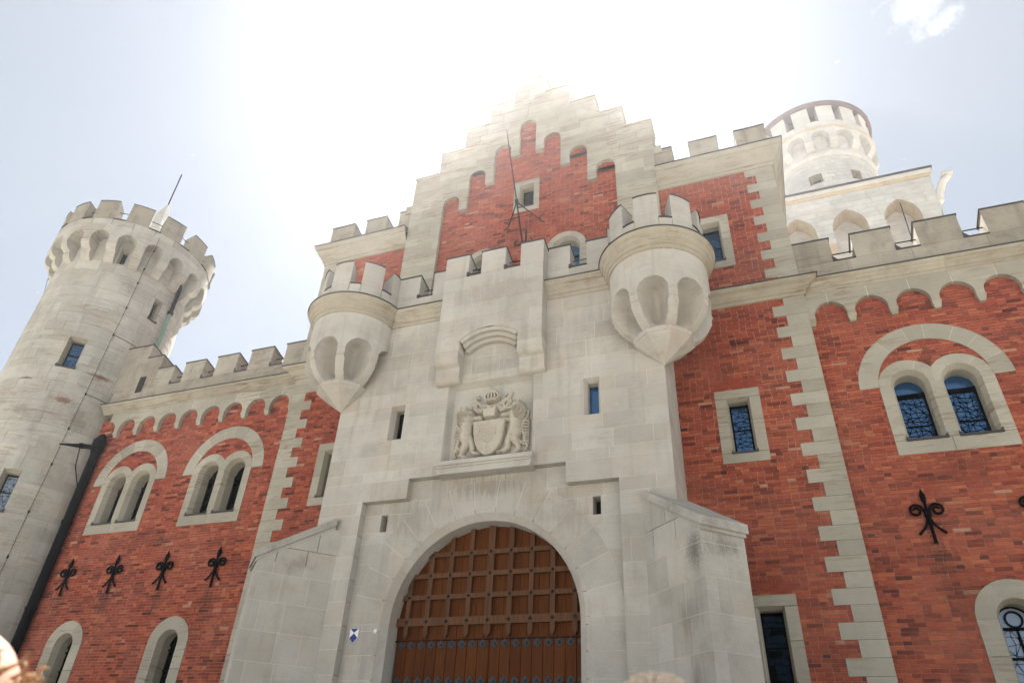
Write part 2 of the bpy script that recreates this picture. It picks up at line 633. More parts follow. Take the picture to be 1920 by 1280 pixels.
def ashlar(F, rows, x0, x1, regions, blocked=(), mean=0.9, d0=0.0, d1=0.12, gap=0.009, jit=0.0015, rng=RNG):
    """blocks in courses, clipped to the region polygons"""
    out = []
    for k in range(len(rows) - 1):
        za, zb = rows[k], rows[k + 1]
        zm = (za + zb) / 2
        bl = [b for f in blocked for b in f(zm)]
        xs = [x0]
        x = x0 + (mean * 0.5 if k % 2 else mean) * rng.uniform(0.8, 1.2)
        while x < x1 - mean * 0.35:
            xs.append(x)
            x += mean * rng.uniform(0.72, 1.28)
        xs.append(x1)
        for i in range(len(xs) - 1):
            for a, b in subtract([(xs[i], xs[i + 1])], bl):
                g0 = gap / 2
                r = (a + g0, b - g0, za + g0, zb - g0)
                if r[1] - r[0] < 0.03 or r[3] - r[2] < 0.02:
                    continue
                ps = [rect(*r)] if regions is None else [clip_rect(list(p), *r) for p in regions]
                for p in ps:
                    if len(p) >= 3 and abs(area(p)) > 2e-3:
                        dj = d0 + rng.uniform(-jit, jit)
                        out.append(prism(p, dj, d1, F))
    return out


def rows_to(z0, z1, h, marks=()):
    n = max(1, round((z1 - z0) / h))
    r = [z0 + (z1 - z0) * i / n for i in range(n + 1)]
    ms = [m for m in marks if z0 < m < z1]
    r = [q for k, q in enumerate(r) if k in (0, n) or all(abs(q - m) > .42 * h for m in ms)]
    return sorted(set(r + ms))


def strips(F, rows, x0, x1, blocked, d, seg=None):
    """plain joint bed behind blocks"""
    mb = MB()
    for k in range(len(rows) - 1):
        za, zb = rows[k], rows[k + 1]
        bl = [b for f in blocked for b in f((za + zb) / 2)]
        for a, b in subtract([(x0, x1)], bl):
            n = 1 if seg is None else max(1, math.ceil((b - a) / seg))
            for i in range(n):
                p, q = a + (b - a) * i / n, a + (b - a) * (i + 1) / n
                mb.add(([F(p, d, za), F(q, d, za), F(q, d, zb), F(p, d, zb)], [(0, 1, 2, 3)]), RNG.random())
    return mb


def leading(F, d, x0, x1, z0, z1, inside, cell, rng, w=0.008):
    """irregular leaded glazing: jittered net of thin lead strips"""
    nx, nz = max(2, round((x1 - x0) / cell)), max(2, round((z1 - z0) / cell))
    P = {}
    for i in range(nx + 1):
        for k in range(nz + 1):
            P[i, k] = (x0 + (x1 - x0) * (i + (rng.uniform(-.33, .33) if 0 < i < nx else 0)) / nx,
                       z0 + (z1 - z0) * (k + (rng.uniform(-.33, .33) if 0 < k < nz else 0)) / nz)
    parts = []

    def line(a, b):
        if not (inside(*a) and inside(*b)):
            return
        dx, dz = b[0] - a[0], b[1] - a[1]
        l = math.hypot(dx, dz)
        if l < 1e-4:
            return
        ox, oz = -dz / l * w / 2, dx / l * w / 2
        parts.append(prism([(a[0] - ox, a[1] - oz), (b[0] - ox, b[1] - oz), (b[0] + ox, b[1] + oz), (a[0] + ox, a[1] + oz)], d - .006, d, F))
    for i in range(nx + 1):
        for k in range(nz + 1):
            if i < nx:
                line(P[i, k], P[i + 1, k])
            if k < nz:
                line(P[i, k], P[i, k + 1])
            if i < nx and k < nz and rng.random() < 0.75:
                if rng.random() < 0.5:
                    line(P[i, k], P[i + 1, k + 1])
                else:
                    line(P[i + 1, k], P[i, k + 1])
    return join(parts) if parts else None


def panes(F, d, x0, x1, z0, z1, cell, rng):
    """small glass quarries, each set at a slightly different angle"""
    nx, nz = max(1, round((x1 - x0) / cell)), max(1, round((z1 - z0) / cell))
    out = []
    for i in range(nx):
        for k in range(nz):
            a, b = x0 + (x1 - x0) * i / nx, x0 + (x1 - x0) * (i + 1) / nx
            c, e = z0 + (z1 - z0) * k / nz, z0 + (z1 - z0) * (k + 1) / nz
            w = (b - a) * .035
            tx, tz = rng.uniform(-w, w), rng.uniform(-w, w)
            out.append(([F(a, d - tx - tz, c), F(b, d + tx - tz, c), F(b, d + tx + tz, e), F(a, d - tx + tz, e)], [(0, 1, 2, 3)]))
    return join(out)


# ------------------------------------------------------------------ the ground
g = MB()
N = 20
for i in range(N):
    for k in range(N):
        a, b = -400 + 800 * i / N, -400 + 800 * k / N
        g.add(([(a, b, 0), (a + 40, b, 0), (a + 40, b + 40, 0), (a, b + 40, 0)], [(0, 1, 2, 3)]))
obj('ground', g, m_ground, None, kind='structure')

YA, YB = 1.82, 2.02          # front planes of the gatehouse body and of the wings (the porch front is y = 0)
FP, FA, FB = flat(0.0), flat(YA), flat(YB)


# ------------------------------------------------------------------ window builders
def seg(parent, name, F, poly, d0=-0.012, d1=0.2, mat=None):
    return obj(name, MB().add(prism(poly, d0, d1, F), RNG.random()), mat or m_trim, parent)


def outline_rect(F, x0, x1, z0, z1, d):
    return [F(s, d, z) for s, z in rect(x0, x1, z0, z1)]


def rect_window(parent, F, cx, z0, z1, hw=0.5, fw=0.235, glass=None, deep=0.36, leads=True):
    """stone framed oblong window: reveal is the part, its stones, pane and leads are sub-parts"""
    a, b = cx - hw + fw, cx + hw - fw
    c, e = z0 + fw, z1 - fw + .015
    rv = loft([outline_rect(F, a, b, c, e, -.012), outline_rect(F, a + .05, b - .05, c + .01, e - .05, .13), outline_rect(F, a + .05, b - .05, c + .01, e - .05, deep)], True)
    w = obj('window', rv, m_trim, parent)
    j = .005
    seg(w, 'frame_stone', F, rect(cx - hw, cx + hw, z0, c - j))
    seg(w, 'frame_stone', F, rect(cx - hw, cx + hw, e + j, z1))
    zm = c + (e - c) * RNG.uniform(.42, .6)
    for x0, x1 in ((cx - hw, a), (b, cx + hw)):
        seg(w, 'frame_stone', F, rect(x0, x1, c + j, zm - j))
        seg(w, 'frame_stone', F, rect(x0, x1, zm + j, e - j))
    obj('pane', prism(rect(a + .04, b - .04, c, e - .04), deep - .02, deep + .02, F), glass or m_glass, w)
    obj('pane', panes(F, deep - .027, a + .05, b - .05, c, e - .06, .13, RNG), glass or m_glass, w)
    obj('casement', join([prism(rect(a + .05, a + .085, c, e - .05), deep - .05, deep - .02, F), prism(rect(b - .085, b - .05, c, e - .05), deep - .05, deep - .02, F),
                          prism(rect(a + .05, b - .05, e - .1, e - .05), deep - .05, deep - .02, F),
                          prism(rect(a + .05, b - .05, (c + e) / 2 - .012, (c + e) / 2 + .012), deep - .05, deep - .02, F)]), m_lead, w)
    if leads:
        l = leading(F, deep - .033, a + .085, b - .085, c, e - .1, lambda x, z: True, .13, RNG, .009)
        obj('lead_came', l, m_lead, w)
    obj('sill_flashing', join([prism(rect(a - .02, b + .02, c - .02, c + .012), -.04, .1, F), prism([(a - .02, c), (a + .06, c), (a - .02, c + .07)], -.035, -.015, F),
                               prism([(b - .06, c), (b + .02, c), (b + .02, c + .07)], -.035, -.015, F)]), m_flash, w)
    return w


def arch_outline(F, cx, hw, z0, zs, d, n=14):
    pts = [(cx - hw, z0), (cx + hw, z0)] + arc(cx, zs, hw, 0, 180, n)
    return [F(s, d, z) for s, z in pts]


def double_window(parent, F, cx, dz, glass):
    """twin round-headed window under one relieving arch"""
    zb, zs, zt = 7.86 + dz, 9.48 + dz, 8.18 + dz
    ri, ro, oc = .37, .61, .49
    outs = []
    rv = []
    for sgn in (-1, 1):
        c = cx + sgn * oc
        rv.append(loft([arch_outline(F, c, ri, zt, zs, -.012), arch_outline(F, c, ri - .065, zt, zs, .14), arch_outline(F, c, ri - .065, zt, zs, .48)], True))
    w = obj('window', join(rv), m_trim, parent)
    j = .004
    seg(w, 'frame_stone', F, rect(cx - 1.1, cx - .05, zb, zt - j)); seg(w, 'frame_stone', F, rect(cx - .05 + 2 * j, cx + 1.1, zb, zt - j))
    seg(w, 'frame_stone', F, rect(cx - 1.1, cx - oc - ri, zt + j, zs - j)); seg(w, 'frame_stone', F, rect(cx + oc + ri, cx + 1.1, zt + j, zs - j))
    seg(w, 'frame_stone', F, rect(cx - oc + ri, cx + oc - ri, zt + j, zs - j))
    for sgn in (-1, 1):
        c = cx + sgn * oc
        cuts = [0, 52, 112, 180] if sgn > 0 else [0, 68, 128, 180]
        for a0, a1 in zip(cuts, cuts[1:]):
            p = sector(c, zs, ri, ro, a0 + .5, a1 - .5, 6)
            p = clip_half(p, 0, cx + sgn * .003, sgn > 0)
            if len(p) > 2:
                seg(w, 'voussoir', F, p)
        obj('pane', MB().add(prism([(c - ri + .05, zt), (c + ri - .05, zt)] + arc(c, zs, ri - .05, 0, 180, 12), .45, .49, F), .5), glass, w)
        obj('pane', panes(F, .443, c - ri + .08, c + ri - .08, zt, zs - .1, .11, RNG), glass, w)
        bars = [prism(rect(c - ri + .06, c + ri - .06, zs - .13, zs - .03), .40, .45, F), prism(rect(c - ri + .06, c - ri + .1, zt, zs), .41, .45, F),
                prism(rect(c + ri - .1, c + ri - .06, zt, zs), .41, .45, F), prism(rect(c - ri + .06, c + ri - .06, zt + .47, zt + .5), .42, .45, F),
                prism(rect(c - ri + .06, c + ri - .06, zt, zt + .03), .42, .45, F)]
        obj('casement', join(bars), m_lead, w)
        obj('lead_came', leading(F, .437, c - ri + .08, c + ri - .08, zt + .02, zs - .13, lambda x, z: True, .11, RNG, .012), m_lead, w)
        obj('sill_flashing', join([prism(rect(c - ri - .02, c + ri + .02, zt - .03, zt + .012), -.05, .12, F), prism([(c - ri - .02, zt), (c - ri + .07, zt), (c - ri - .02, zt + .09)], -.04, -.015, F),
                                   prism([(c + ri - .07, zt), (c + ri + .02, zt), (c + ri + .02, zt + .09)], -.04, -.015, F)]), m_flash, w)
    ra = 9.48 + dz
    obj('joint', prism(sector(cx, ra, 1.10, 1.48, .5, 179.5, 30), -.0085, .0, F), m_joint, w)
    for sgn in (-1, 1):
        obj('joint', prism(clip_half(sector(cx + sgn * oc, zs, ri + .01, ro - .01, 0, 180, 20), 0, cx, sgn > 0), -.0085, .0, F), m_joint, w)
    cuts = [0, 20, 43, 62, 86, 103, 128, 149, 180]
    for a0, a1 in zip(cuts, cuts[1:]):
        seg(w, 'relieving_voussoir', F, sector(cx, ra, 1.09, 1.49, a0 + .25, a1 - .25, 5))
    return w


def double_blocked(cx, dz):
    def top(z):
        r = []
        for s in (-1, 1):
            h = z - (9.48 + dz)
            if 0 <= h < .58:
                o = math.sqrt(.58 ** 2 - h * h)
                r.append((cx + s * .49 - o, cx + s * .49 + o))
        return r
    return [b_rect(cx - 1.07, cx + 1.07, 7.89 + dz, 9.48 + dz), top, b_ring(cx, 9.48 + dz, 1.12, 1.46)]


def low_window(parent, F, cx, zs, z0, glass, ring=True):
    ri, ro = .34, .67
    w = obj('window', loft([arch_outline(F, cx, ri, z0, zs, -.012), arch_outline(F, cx, ri - .06, z0, zs, .16), arch_outline(F, cx, ri - .06, z0, zs, .46)], True), m_trim, parent)
    obj('joint', prism(sector(cx, zs, ri + .01, ro - .01, 0, 180, 24), -.0085, .0, F), m_joint, w)
    for a0, a1 in ((0, 62), (62, 118), (118, 180)):
        seg(w, 'voussoir', F, sector(cx, zs, ri, ro, a0 + .4, a1 - .4, 7))
    for s in (-1, 1):
        a, b = sorted((cx + s * ri, cx + s * ro))
        seg(w, 'frame_stone', F, rect(a, b, zs - .62, zs - .005)); seg(w, 'frame_stone', F, rect(a, b, z0 - .25, zs - .63))
    obj('pane', MB().add(prism([(cx - ri + .05, z0), (cx + ri - .05, z0)] + arc(cx, zs, ri - .05, 0, 180, 12), .43, .46, F), .5), glass, w)
    obj('pane', panes(F, .423, cx - ri + .07, cx + ri - .07, z0, zs - .1, .15, RNG), glass, w)
    bars = [prism(rect(cx - ri + .06, cx + ri - .06, zs - .13, zs - .08), .38, .43, F), prism(rect(cx - .018, cx + .018, z0, zs - .1), .38, .43, F),
            prism(rect(cx - ri + .06, cx + ri - .06, zs - .62, zs - .58), .38, .43, F), prism(rect(cx - ri + .06, cx + ri - .06, zs - 1.2, zs - 1.16), .38, .43, F)]
    for i in range(20):
        bars.append(prism(sector(cx, zs + .06, .118, .148, i * 18, i * 18 + 18, 1), .39, .43, F))
    for i in range(12):
        bars.append(prism(sector(cx, zs, ri - .085, ri - .06, i * 15, i * 15 + 15, 1), .39, .43, F))
    obj('casement', join(bars), m_iron, w)
    obj('lead_came', leading(F, .416, cx - ri + .07, cx + ri - .07, z0, zs - .1, lambda x, z: True, .15, RNG, .007), m_lead, w)
    return w


# ------------------------------------------------------------------ gatehouse body with stepped gable
gh = thing('gatehouse', 'red brick gatehouse body with pale stepped gable rising behind the stone gate porch', 'gatehouse', (0, YA, 0))
QP = 0.6128


def q_long(z):
    return ((BZ - z) % QP) < QP / 2


def quoin_blocked(sgn, z):
    x = (6.66 if q_long(z) else 6.94)
    return [(x, 7.6)] if sgn > 0 else [(-7.6, -x)]


wins = [(5.48, 7.97, 9.80), (5.48, 13.50, 15.34), (5.48, 3.30, 5.15)]
for sgn in (1, -1):
    bl = [lambda z, s=sgn: quoin_blocked(s, z)]
    for cx, a, b in wins:
        bl.append(b_rect(sgn * cx - .47, sgn * cx + .47, a + .03, b - .03))
    if sgn > 0:
        brickwork(gh, FA, 4.02, 7.5, 1.6, 12.25, bl, 190)
        brickwork(gh, FA, 4.15, 7.5, 12.4, 16.9, bl, 70)
    else:
        brickwork(gh, FA, -7.5, -4.02, 1.6, 12.25, bl, 20)
        brickwork(gh, FA, -7.5, -4.15, 12.4, 16.9, bl, 0)
    qs = []
    k = math.floor((1.6 - BZ) / (QP / 2))
    while True:
        za = BZ + k * QP / 2
        if za > 16.84:
            break
        zb = min(za + QP / 2, 16.84)
        zm = (za + zb) / 2
        if not (12.2 < zm < 12.5):
            xi = 6.63 if q_long(zm) else 6.91
            r = rect(xi, 7.4, za + .003, zb - .003) if sgn > 0 else rect(-7.4, -xi, za + .003, zb - .003)
            qs.append(prism(r, -.012 + RNG.uniform(-.003, .003), .3, FA))
        k += 1
    emit('quoin_stone', qs, m_trim, gh, 60, None, 8)
    for cx, a, b in wins:
        low = b < 6
        rect_window(gh, FA, sgn * cx, a, b, glass=m_glassdark if (low or sgn < 0) else m_glass)
    # soldier arches of brick over the openings
    for cx, a, b in wins:
        c = sgn * cx
        arcs = []
        for i in range(15):
            t0 = 62 + i * (56 / 15)
            arcs.append(prism(sector(c, b - .80, .86, 1.10, t0 + .25, t0 + 56 / 15 - .25, 1), -.004, .02, FA))
        obj('soldier_arch', MB().add(join(arcs), .35), m_brick, gh)
    obj('kneeler', box(min(4.2 * sgn, 4.43 * sgn), max(4.2 * sgn, 4.43 * sgn), YA - .11, YA + .3, 18.32, 18.66), m_trim, gh)
    # storey string and crowning cornice
    if sgn > 0:
        pS, pC = [(4.0, YA), (7.4, YA), (7.4, YB + .3)], [(4.2, YA), (7.4, YA), (7.4, YA + 6)]
    else:
        pS, pC = [(-7.4, YB + .3), (-7.4, YA), (-4.0, YA)], [(-7.4, YA + 6), (-7.4, YA), (-4.2, YA)]
    obj('string_course', sweep(pS, [(0, 12.17), (.05, 12.18), (.06, 12.25), (.11, 12.27), (.16, 12.33), (.22, 12.40), (.24, 12.41), (.31, 12.44), (.35, 12.48), (.35, 12.53), (-.02, 12.57)]), m_cornice, gh)
    obj('string_flashing', sweep(pS, [(.34, 12.532), (.375, 12.532), (.375, 12.552), (-.02, 12.60)]), m_flash, gh)
    obj('cornice', sweep(pC, [(0, 16.80), (.05, 16.81), (.06, 16.90), (.10, 16.92), (.13, 17.02), (.20, 17.12), (.27, 17.25), (.28, 17.31), (.33, 17.34), (.36, 17.41), (.36, 17.50), (-.02, 17.53)]), m_trim, gh)
    obj('cornice_flashing', sweep(pC, [(.35, 17.502), (.385, 17.502), (.385, 17.525), (-.05, 17.56)]), m_flash, gh)
    # parapet with merlons, front and return
    FPp = flat(YA - .06)
    ms = [(4.2, 4.72), (5.24, 6.06), (6.58, 7.42)] if sgn > 0 else [(-7.42, -6.49), (-6.0, -5.19), (-4.68, -4.2)]
    xs = (4.2, 7.42) if sgn > 0 else (-7.42, -4.2)
    emit('parapet_stone', ashlar(FPp, [17.5, 17.76], xs[0], xs[1], None, mean=1.1, d1=.45, gap=.006), m_parapet, gh, 12, None, 5)
    for a, b in ms:
        V, f = prism(rect(a, b, 17.76, 18.5), 0, .42, FPp, True)
        V = [(x, y, z - .14 if (y > YA + .2 and z > 18) else z) for x, y, z in V]
        mo = obj('merlon', (V, f), m_parapet, gh)
        fl = [(x + (.02 if x > (a + b) / 2 else -.02), y + (.02 if y > YA + .2 else -.03), z) for x, y, z in V if z > 18]
        fl.sort(key=lambda p: (p[1], p[0]))
        q = [fl[0], fl[1], fl[3], fl[2]]
        obj('merlon_flashing', (q + [(x, y, z + .025) for x, y, z in q], [(0, 1, 2, 3), (4, 5, 6, 7), (0, 1, 5, 4), (1, 2, 6, 5), (2, 3, 7, 6), (3, 0, 4, 7)]), m_flash, mo)
    for (a0, a1), (b0, b1) in zip(ms, ms[1:]):
        obj('crenel_sill', box(a1 - .0, b0 + .0, YA - .09, YA + .38, 17.762, 17.785), m_flash, gh)
    sx = 7.42 * sgn
    FR = plane(7.45, YA + .36, 0, 1) if sgn > 0 else plane(-7.45, YA + 6, 0, -1)
    obj('side_parapet', prism(rect(0, 5.6, 17.5, 17.9), 0, .4, FR, True), m_parapet, gh)
    obj('side_wall', box(min(6.9 * sgn, 7.39 * sgn), max(6.9 * sgn, 7.39 * sgn), YA + .3, 11.5, 0, 17.4), m_brick, gh)
obj('core', box(-6.95, 6.95, YA + .62, 11.5, 0, 17.3), m_core, gh)
obj('core', box(-4.1, 4.1, YA + .62, 11.5, 17.3, 17.9), m_core, gh)
# gable brick field
hwz = [(18.74, 3.02), (19.73, 2.13), (20.72, 1.24), (21.72, .34)]


def gable_block(z):
    hw = 0
    for t, h in hwz:
        if z < t:
            hw = h
            break
    return [(-9, -hw), (hw, 9)]


def archwin_block(c):
    def f(z):
        if z < 15.33:
            return [(c - .58, c + .58)]
        h = z - 15.33
        return [(c - math.sqrt(.6 ** 2 - h * h), c + math.sqrt(.6 ** 2 - h * h))] if h < .6 else []
    return f


brickwork(gh, FA, -3.02, 3.02, 12.6, 21.75, [gable_block, archwin_block(-1.34), archwin_block(1.34), b_rect(-.42, .42, 17.3, 18.6)], 20)
for c in (-1.34, 1.34):
    w = obj('window', loft([arch_outline(FA, c, .44, 13.2, 15.33, -.012), arch_outline(FA, c, .38, 13.2, 15.33, .1), arch_outline(FA, c, .36, 13.2, 15.33, .4)], True), m_trim, gh)
    for a0, a1 in ((0, 36), (36, 72), (72, 108), (108, 144), (144, 180)):
        seg(w, 'voussoir', FA, sector(c, 15.33, .44, .63, a0 + .3, a1 - .3, 4), -.03)
    for i in range(4):
        for s in (-1, 1):
            a, b = sorted((c + s * .44, c + s * .63))
            seg(w, 'frame_stone', FA, rect(a, b, 13.2 + i * .53, 13.2 + i * .53 + .525), -.03)
    obj('pane', MB().add(prism([(c - .38, 13.2), (c + .38, 13.2)] + arc(c, 15.33, .38, 0, 180, 12), .36, .4, FA), .5), m_glass, w)
    obj('casement', join([prism(rect(c - .37, c + .37, z, z + .05), .3, .36, FA) for z in (13.9, 14.6, 15.2)] + [prism(rect(c - .02, c + .02, 13.2, 15.6), .32, .36, FA)]), m_lead, w)
rect_window(gh, FA, 0, 17.26, 18.64, hw=.44, fw=.19, glass=m_glassdark)

# gable frame: stepped stone front with round-headed niches
CN, NR = [0, .89, 1.78, 2.67], .297
tops = [21.57, 20.58, 19.59, 18.60]
pend = [19.85, 18.85, 17.85]
outer = [(3.0, 12.6), (4.2, 12.6), (4.2, 19.9), (3.3, 19.9), (3.3, 20.9), (2.4, 20.9), (2.4, 21.9), (1.5, 21.9), (1.5, 22.91), (.6, 22.91), (.6, 23.9), (0, 23.9)]
inner = arc(0, tops[0] - NR, NR, 90, 0, 6)
for i in range(1, 4):
    inner += [(CN[i - 1] + NR, pend[i - 1]), (CN[i] - NR, pend[i - 1])] + arc(CN[i], tops[i] - NR, NR, 180, 0, 10)
halfR = outer + inner
halfL = [(-x, z) for x, z in halfR][::-1]
rows = rows_to(12.6, 23.9, .31, (19.9, 20.9, 21.9, 22.91, 17.85, 18.85, 19.85))
pcs = ashlar(FA, rows, -4.2, 4.2, [halfR, halfL], mean=.85, d0=-.13, d1=.43, gap=.006, jit=.0025)
emit('gable_stone', pcs, m_trim, gh, 230, None, 9)
full = outer + [(-x, z) for x, z in outer[::-1]]
slab = [(x, z) for x, z in full if z > 12.7]
slab = [(-4.19, 16.0), (4.19, 16.0)] + [(x * .998, z - .004) for x, z in outer[2:]] + [(-x * .998, z - .004) for x, z in outer[2:][::-1]]
obj('gable_wall', MB().add(prism(slab, .42, .66, FA, True), .4), m_trim, gh)
steps = [(-.6, .6, 23.9), (.6, 1.5, 22.91), (1.5, 2.4, 21.9), (2.4, 3.3, 20.9), (3.3, 4.2, 19.9)]
for a, b, z in steps:
    for s in (1, -1):
        if a < 0 and s < 0:
            continue
        x0, x1 = (a, b) if s > 0 else (-b, -a)
        e0 = -.03 if (s < 0 or a < 0) else 0
        e1 = .03 if (s > 0 or a < 0) else 0
        obj('step_coping', box(x0 + e0, x1 + e1, YA - .17, YA + .70, z + .002, z + .075), m_trim, gh)
obj('roof', ([(-4.0, YA + .7, 17.8), (4.0, YA + .7, 17.8), (0, YA + .7, 22.4), (-4.0, 11.4, 17.8), (4.0, 11.4, 17.8), (0, 11.4, 22.4)], [(0, 1, 2), (3, 5, 4), (0, 2, 5, 3), (1, 4, 5, 2)]), m_roof, gh)

# ------------------------------------------------------------------ gate porch
gp = thing('gate_porch', 'pale sandstone gate porch with round arched gateway and battlements', 'gate porch', (0, 0, 0))
ZC = 4.5
sl_hi = [b_rect(-2.62, -2.24, 8.65, 9.58), b_rect(2.28, 2.66, 8.65, 9.58)]
sl_lo = [b_rect(-2.56, -2.39, 6.46, 6.85), b_rect(2.39, 2.56, 6.46, 6.85)]
pR = [(4.12, .2), (4.12, 12.05), (0, 12.05), (0, 9.95), (1.1, 9.95), (1.1, 7.84), (0, 7.84), (0, 7.6), (1.87, 7.6), (1.87, 7.13), (3.0, 7.13), (3.0, .2)]
pL = [(-x, z) for x, z in pR]
rows = rows_to(.2, 12.05, .47, (7.13, 7.6, 7.84, 8.65, 9.58, 9.95))
pcs = ashlar(FP, rows, -4.12, 4.12, [pR, pL], sl_hi, mean=.95, d1=.21, gap=.011)
prow = rows_to(.2, 7.6, .47, (6.46, 6.85, 7.13))
arcR = arc(0, ZC, 2.95, 90, 0, 22)
qR = [(3.0, .2), (3.0, 7.13), (1.87, 7.13), (1.87, 7.6), (0, 7.6)] + arcR + [(2.95, ZC), (2.2, ZC), (2.2, .2)]
qL = [(-x, z) for x, z in qR]
pcs += ashlar(flat(.2), prow, -3.0, 3.0, [qR, qL], sl_lo, mean=.85, d1=.3, gap=.011)
# right-hand flank
FS = plane(4.12, 0, 0, 1)
pcs += ashlar(FS, rows, 0.0, 1.82, None, mean=.9, d1=.1, gap=.011)
FSL = plane(-4.12, 1.82, 0, -1)
pcs += ashlar(FSL, rows, 0.0, 1.82, None, mean=.9, d1=.1, gap=.011)
emit('ashlar_block', pcs, m_portal, gp, 290, None, 9)
hol = [b_rect(-3.0, 3.0, 0, 7.13), b_rect(-1.87, 1.87, 7.12, 7.6), b_rect(-1.1, 1.1, 7.84, 9.95)] + sl_hi
obj('joint_bed', strips(FP, rows, -4.11, 4.11, hol, .0035), m_joint, gp)
obj('joint_bed', strips(flat(.2), rows_to(.2, 7.6, .1, (6.46, 6.85, 7.13)), -3.0, 3.0, [b_ring(0, ZC, 0, 2.28), b_rect(-2.25, 2.25, 0, ZC + .06), b_rect(-4, -1.87, 7.13, 8), b_rect(1.87, 4, 7.13, 8)] + sl_lo, .0035), m_joint, gp)
for sgn in (1, -1):
    x0, x1 = sorted((2.78 * sgn, 4.105 * sgn))
    obj('core', box(x0, x1, .3, 1.8, 0, 12.0), m_joint, gp)
obj('core', box(-4.0, 4.0, 1.2, 1.8, 0, 12.4), m_core, gp)
obj('core', box(-4.0, 4.0, .3, 1.8, 10.0, 12.42), m_joint, gp)
# arrow slits
for x0, x1, z0, z1, yb, gl in ((-2.62, -2.24, 8.65, 9.58, 0, m_glassdark), (2.28, 2.66, 8.65, 9.58, 0, m_glass), (-2.56, -2.39, 6.46, 6.85, .2, m_core), (2.39, 2.56, 6.46, 6.85, .2, m_core)):
    F = flat(yb)
    k = .07 if yb == 0 else .0
    w = obj('arrow_slit', loft([outline_rect(F, x0 - .004, x1 + .004, z0 - .004, z1 + .004, .004), outline_rect(F, x0 + k, x1 - k, z0 + k * .3, z1 - k, .16), outline_rect(F, x0 + k, x1 - k, z0 + k * .3, z1 - k, .36)], True), m_portal, gp)
    obj('pane', prism(rect(x0, x1, z0, z1), .33, .36, F), gl, w)
# gate arch: voussoirs, chamfer and reveal
Fq = flat(.2)
NV = 15
for i in range(NV):
    a0, a1 = 180 * i / NV, 180 * (i + 1) / NV
    obj('gate_voussoir', MB().add(prism(sector(0, ZC, 2.2, 2.945, a0 + .14, a1 - .14, 4), RNG.uniform(-.003, .003), .3, Fq), RNG.random()), m_portal, gp)
pro = lambda r, y: [(-r, y, .2)] + [(r * math.cos(R_(180 - 6 * i)), y, ZC + r * math.sin(R_(180 - 6 * i))) for i in range(31)] + [(r, y, .2)]
obj('gate_reveal', loft([pro(2.203, .198), pro(2.07, .34), pro(2.07, 1.0)]), m_portal, gp)
# coat of arms recess
obj('recess', join([loft([outline_rect(FP, -1.1, 1.1, 7.84, 9.95, .0), outline_rect(FP, -1.0, 1.0, 7.84, 9.86, .2)], True), prism(rect(-1.02, 1.02, 7.8, 9.88), .2, .24, FP)]), m_portal, gp)
obj('recess_sill', join([box(-1.17, 1.17, -.2, .2, 7.74, 7.836), prism([(-1.17, 7.74), (-1.10, 7.55), (1.10, 7.55), (1.17, 7.74)], -.13, .2, FP, True), box(-1.15, 1.15, -.16, .1, 7.69, 7.745)]), m_portal, gp)
# cornice between turrets and machicolation box
prof = [(0, 12.0), (.03, 12.01), (.04, 12.08), (.08, 12.10), (.09, 12.18), (.14, 12.24), (.15, 12.31), (.20, 12.36), (.22, 12.42), (.22, 12.47), (-.02, 12.50)]
for a, b in ((-3.4, -1.38), (1.38, 3.4)):
    obj('cornice', sweep([(a, 0), (b, 0)], prof), m_cornice, gp)
    obj('cornice_flashing', sweep([(a, 0), (b, 0)], [(.21, 12.472), (.245, 12.472), (.245, 12.492), (-.02, 12.52)]), m_flash, gp)


def merlon(parent, F, a, b, z0, z1, thick, mat, drop=.16, name='merlon', tone=None):
    """block with a cap sloping to the back and a dark metal edge"""
    poly = rect(a, b, z0, z1)
    V = [F(s, 0, z) for s, z in poly] + [F(s, thick, z - drop if z == z1 else z) for s, z in poly]
    f = [(0, 1, 2, 3), (7, 6, 5, 4)] + [(i, 4 + i, 4 + (i + 1) % 4, (i + 1) % 4) for i in range(4)]
    mo = obj(name, MB().add((V, f), RNG.random() if tone is None else tone), mat, parent)
    o = .025
    q = [F(a - o, -o, z1), F(b + o, -o, z1), F(b + o, thick + o, z1 - drop), F(a - o, thick + o, z1 - drop)]
    q2 = [(x, y, z + .028) for x, y, z in q]
    obj('merlon_flashing', (q + q2, [(3, 2, 1, 0), (4, 5, 6, 7), (0, 1, 5, 4), (1, 2, 6, 5), (2, 3, 7, 6), (3, 0, 4, 7)]), m_flash, mo)
    return mo


def merlon_curved(parent, F, a, b, z0, z1, thick, mat, drop=.16, n=5):
    """the same on a round tower"""
    fr = [(a + (b - a) * i / n) for i in range(n + 1)]
    outs = [[F(s, 0, z0) for s in fr], [F(s, 0, z1) for s in fr], [F(s, thick, z1 - drop) for s in fr], [F(s, thick, z0) for s in fr]]
    V, f = loft(outs)
    m = n + 1
    f += [(0, m, 2 * m, 3 * m), (n, 3 * m + n, 2 * m + n, m + n)]
    mo = obj('merlon', MB().add((V, f), RNG.random()), mat, parent)
    e = .02
    lo = [[F(s, -.025, z1) for s in fr], [F(s, -.025, z1 + .025) for s in fr], [F(s, thick + .02, z1 - drop + .025) for s in fr], [F(s, thick + .02, z1 - drop) for s in fr]]
    V, f = loft(lo)
    f += [(0, m, 2 * m, 3 * m), (n, 3 * m + n, 2 * m + n, m + n)]
    obj('merlon_flashing', (V, f), m_flash, mo)
    return mo


def rod(parent, p, q, r=.014, name='crenel_rod'):
    obj(name, tube([p, q], r, 6), m_iron, parent)


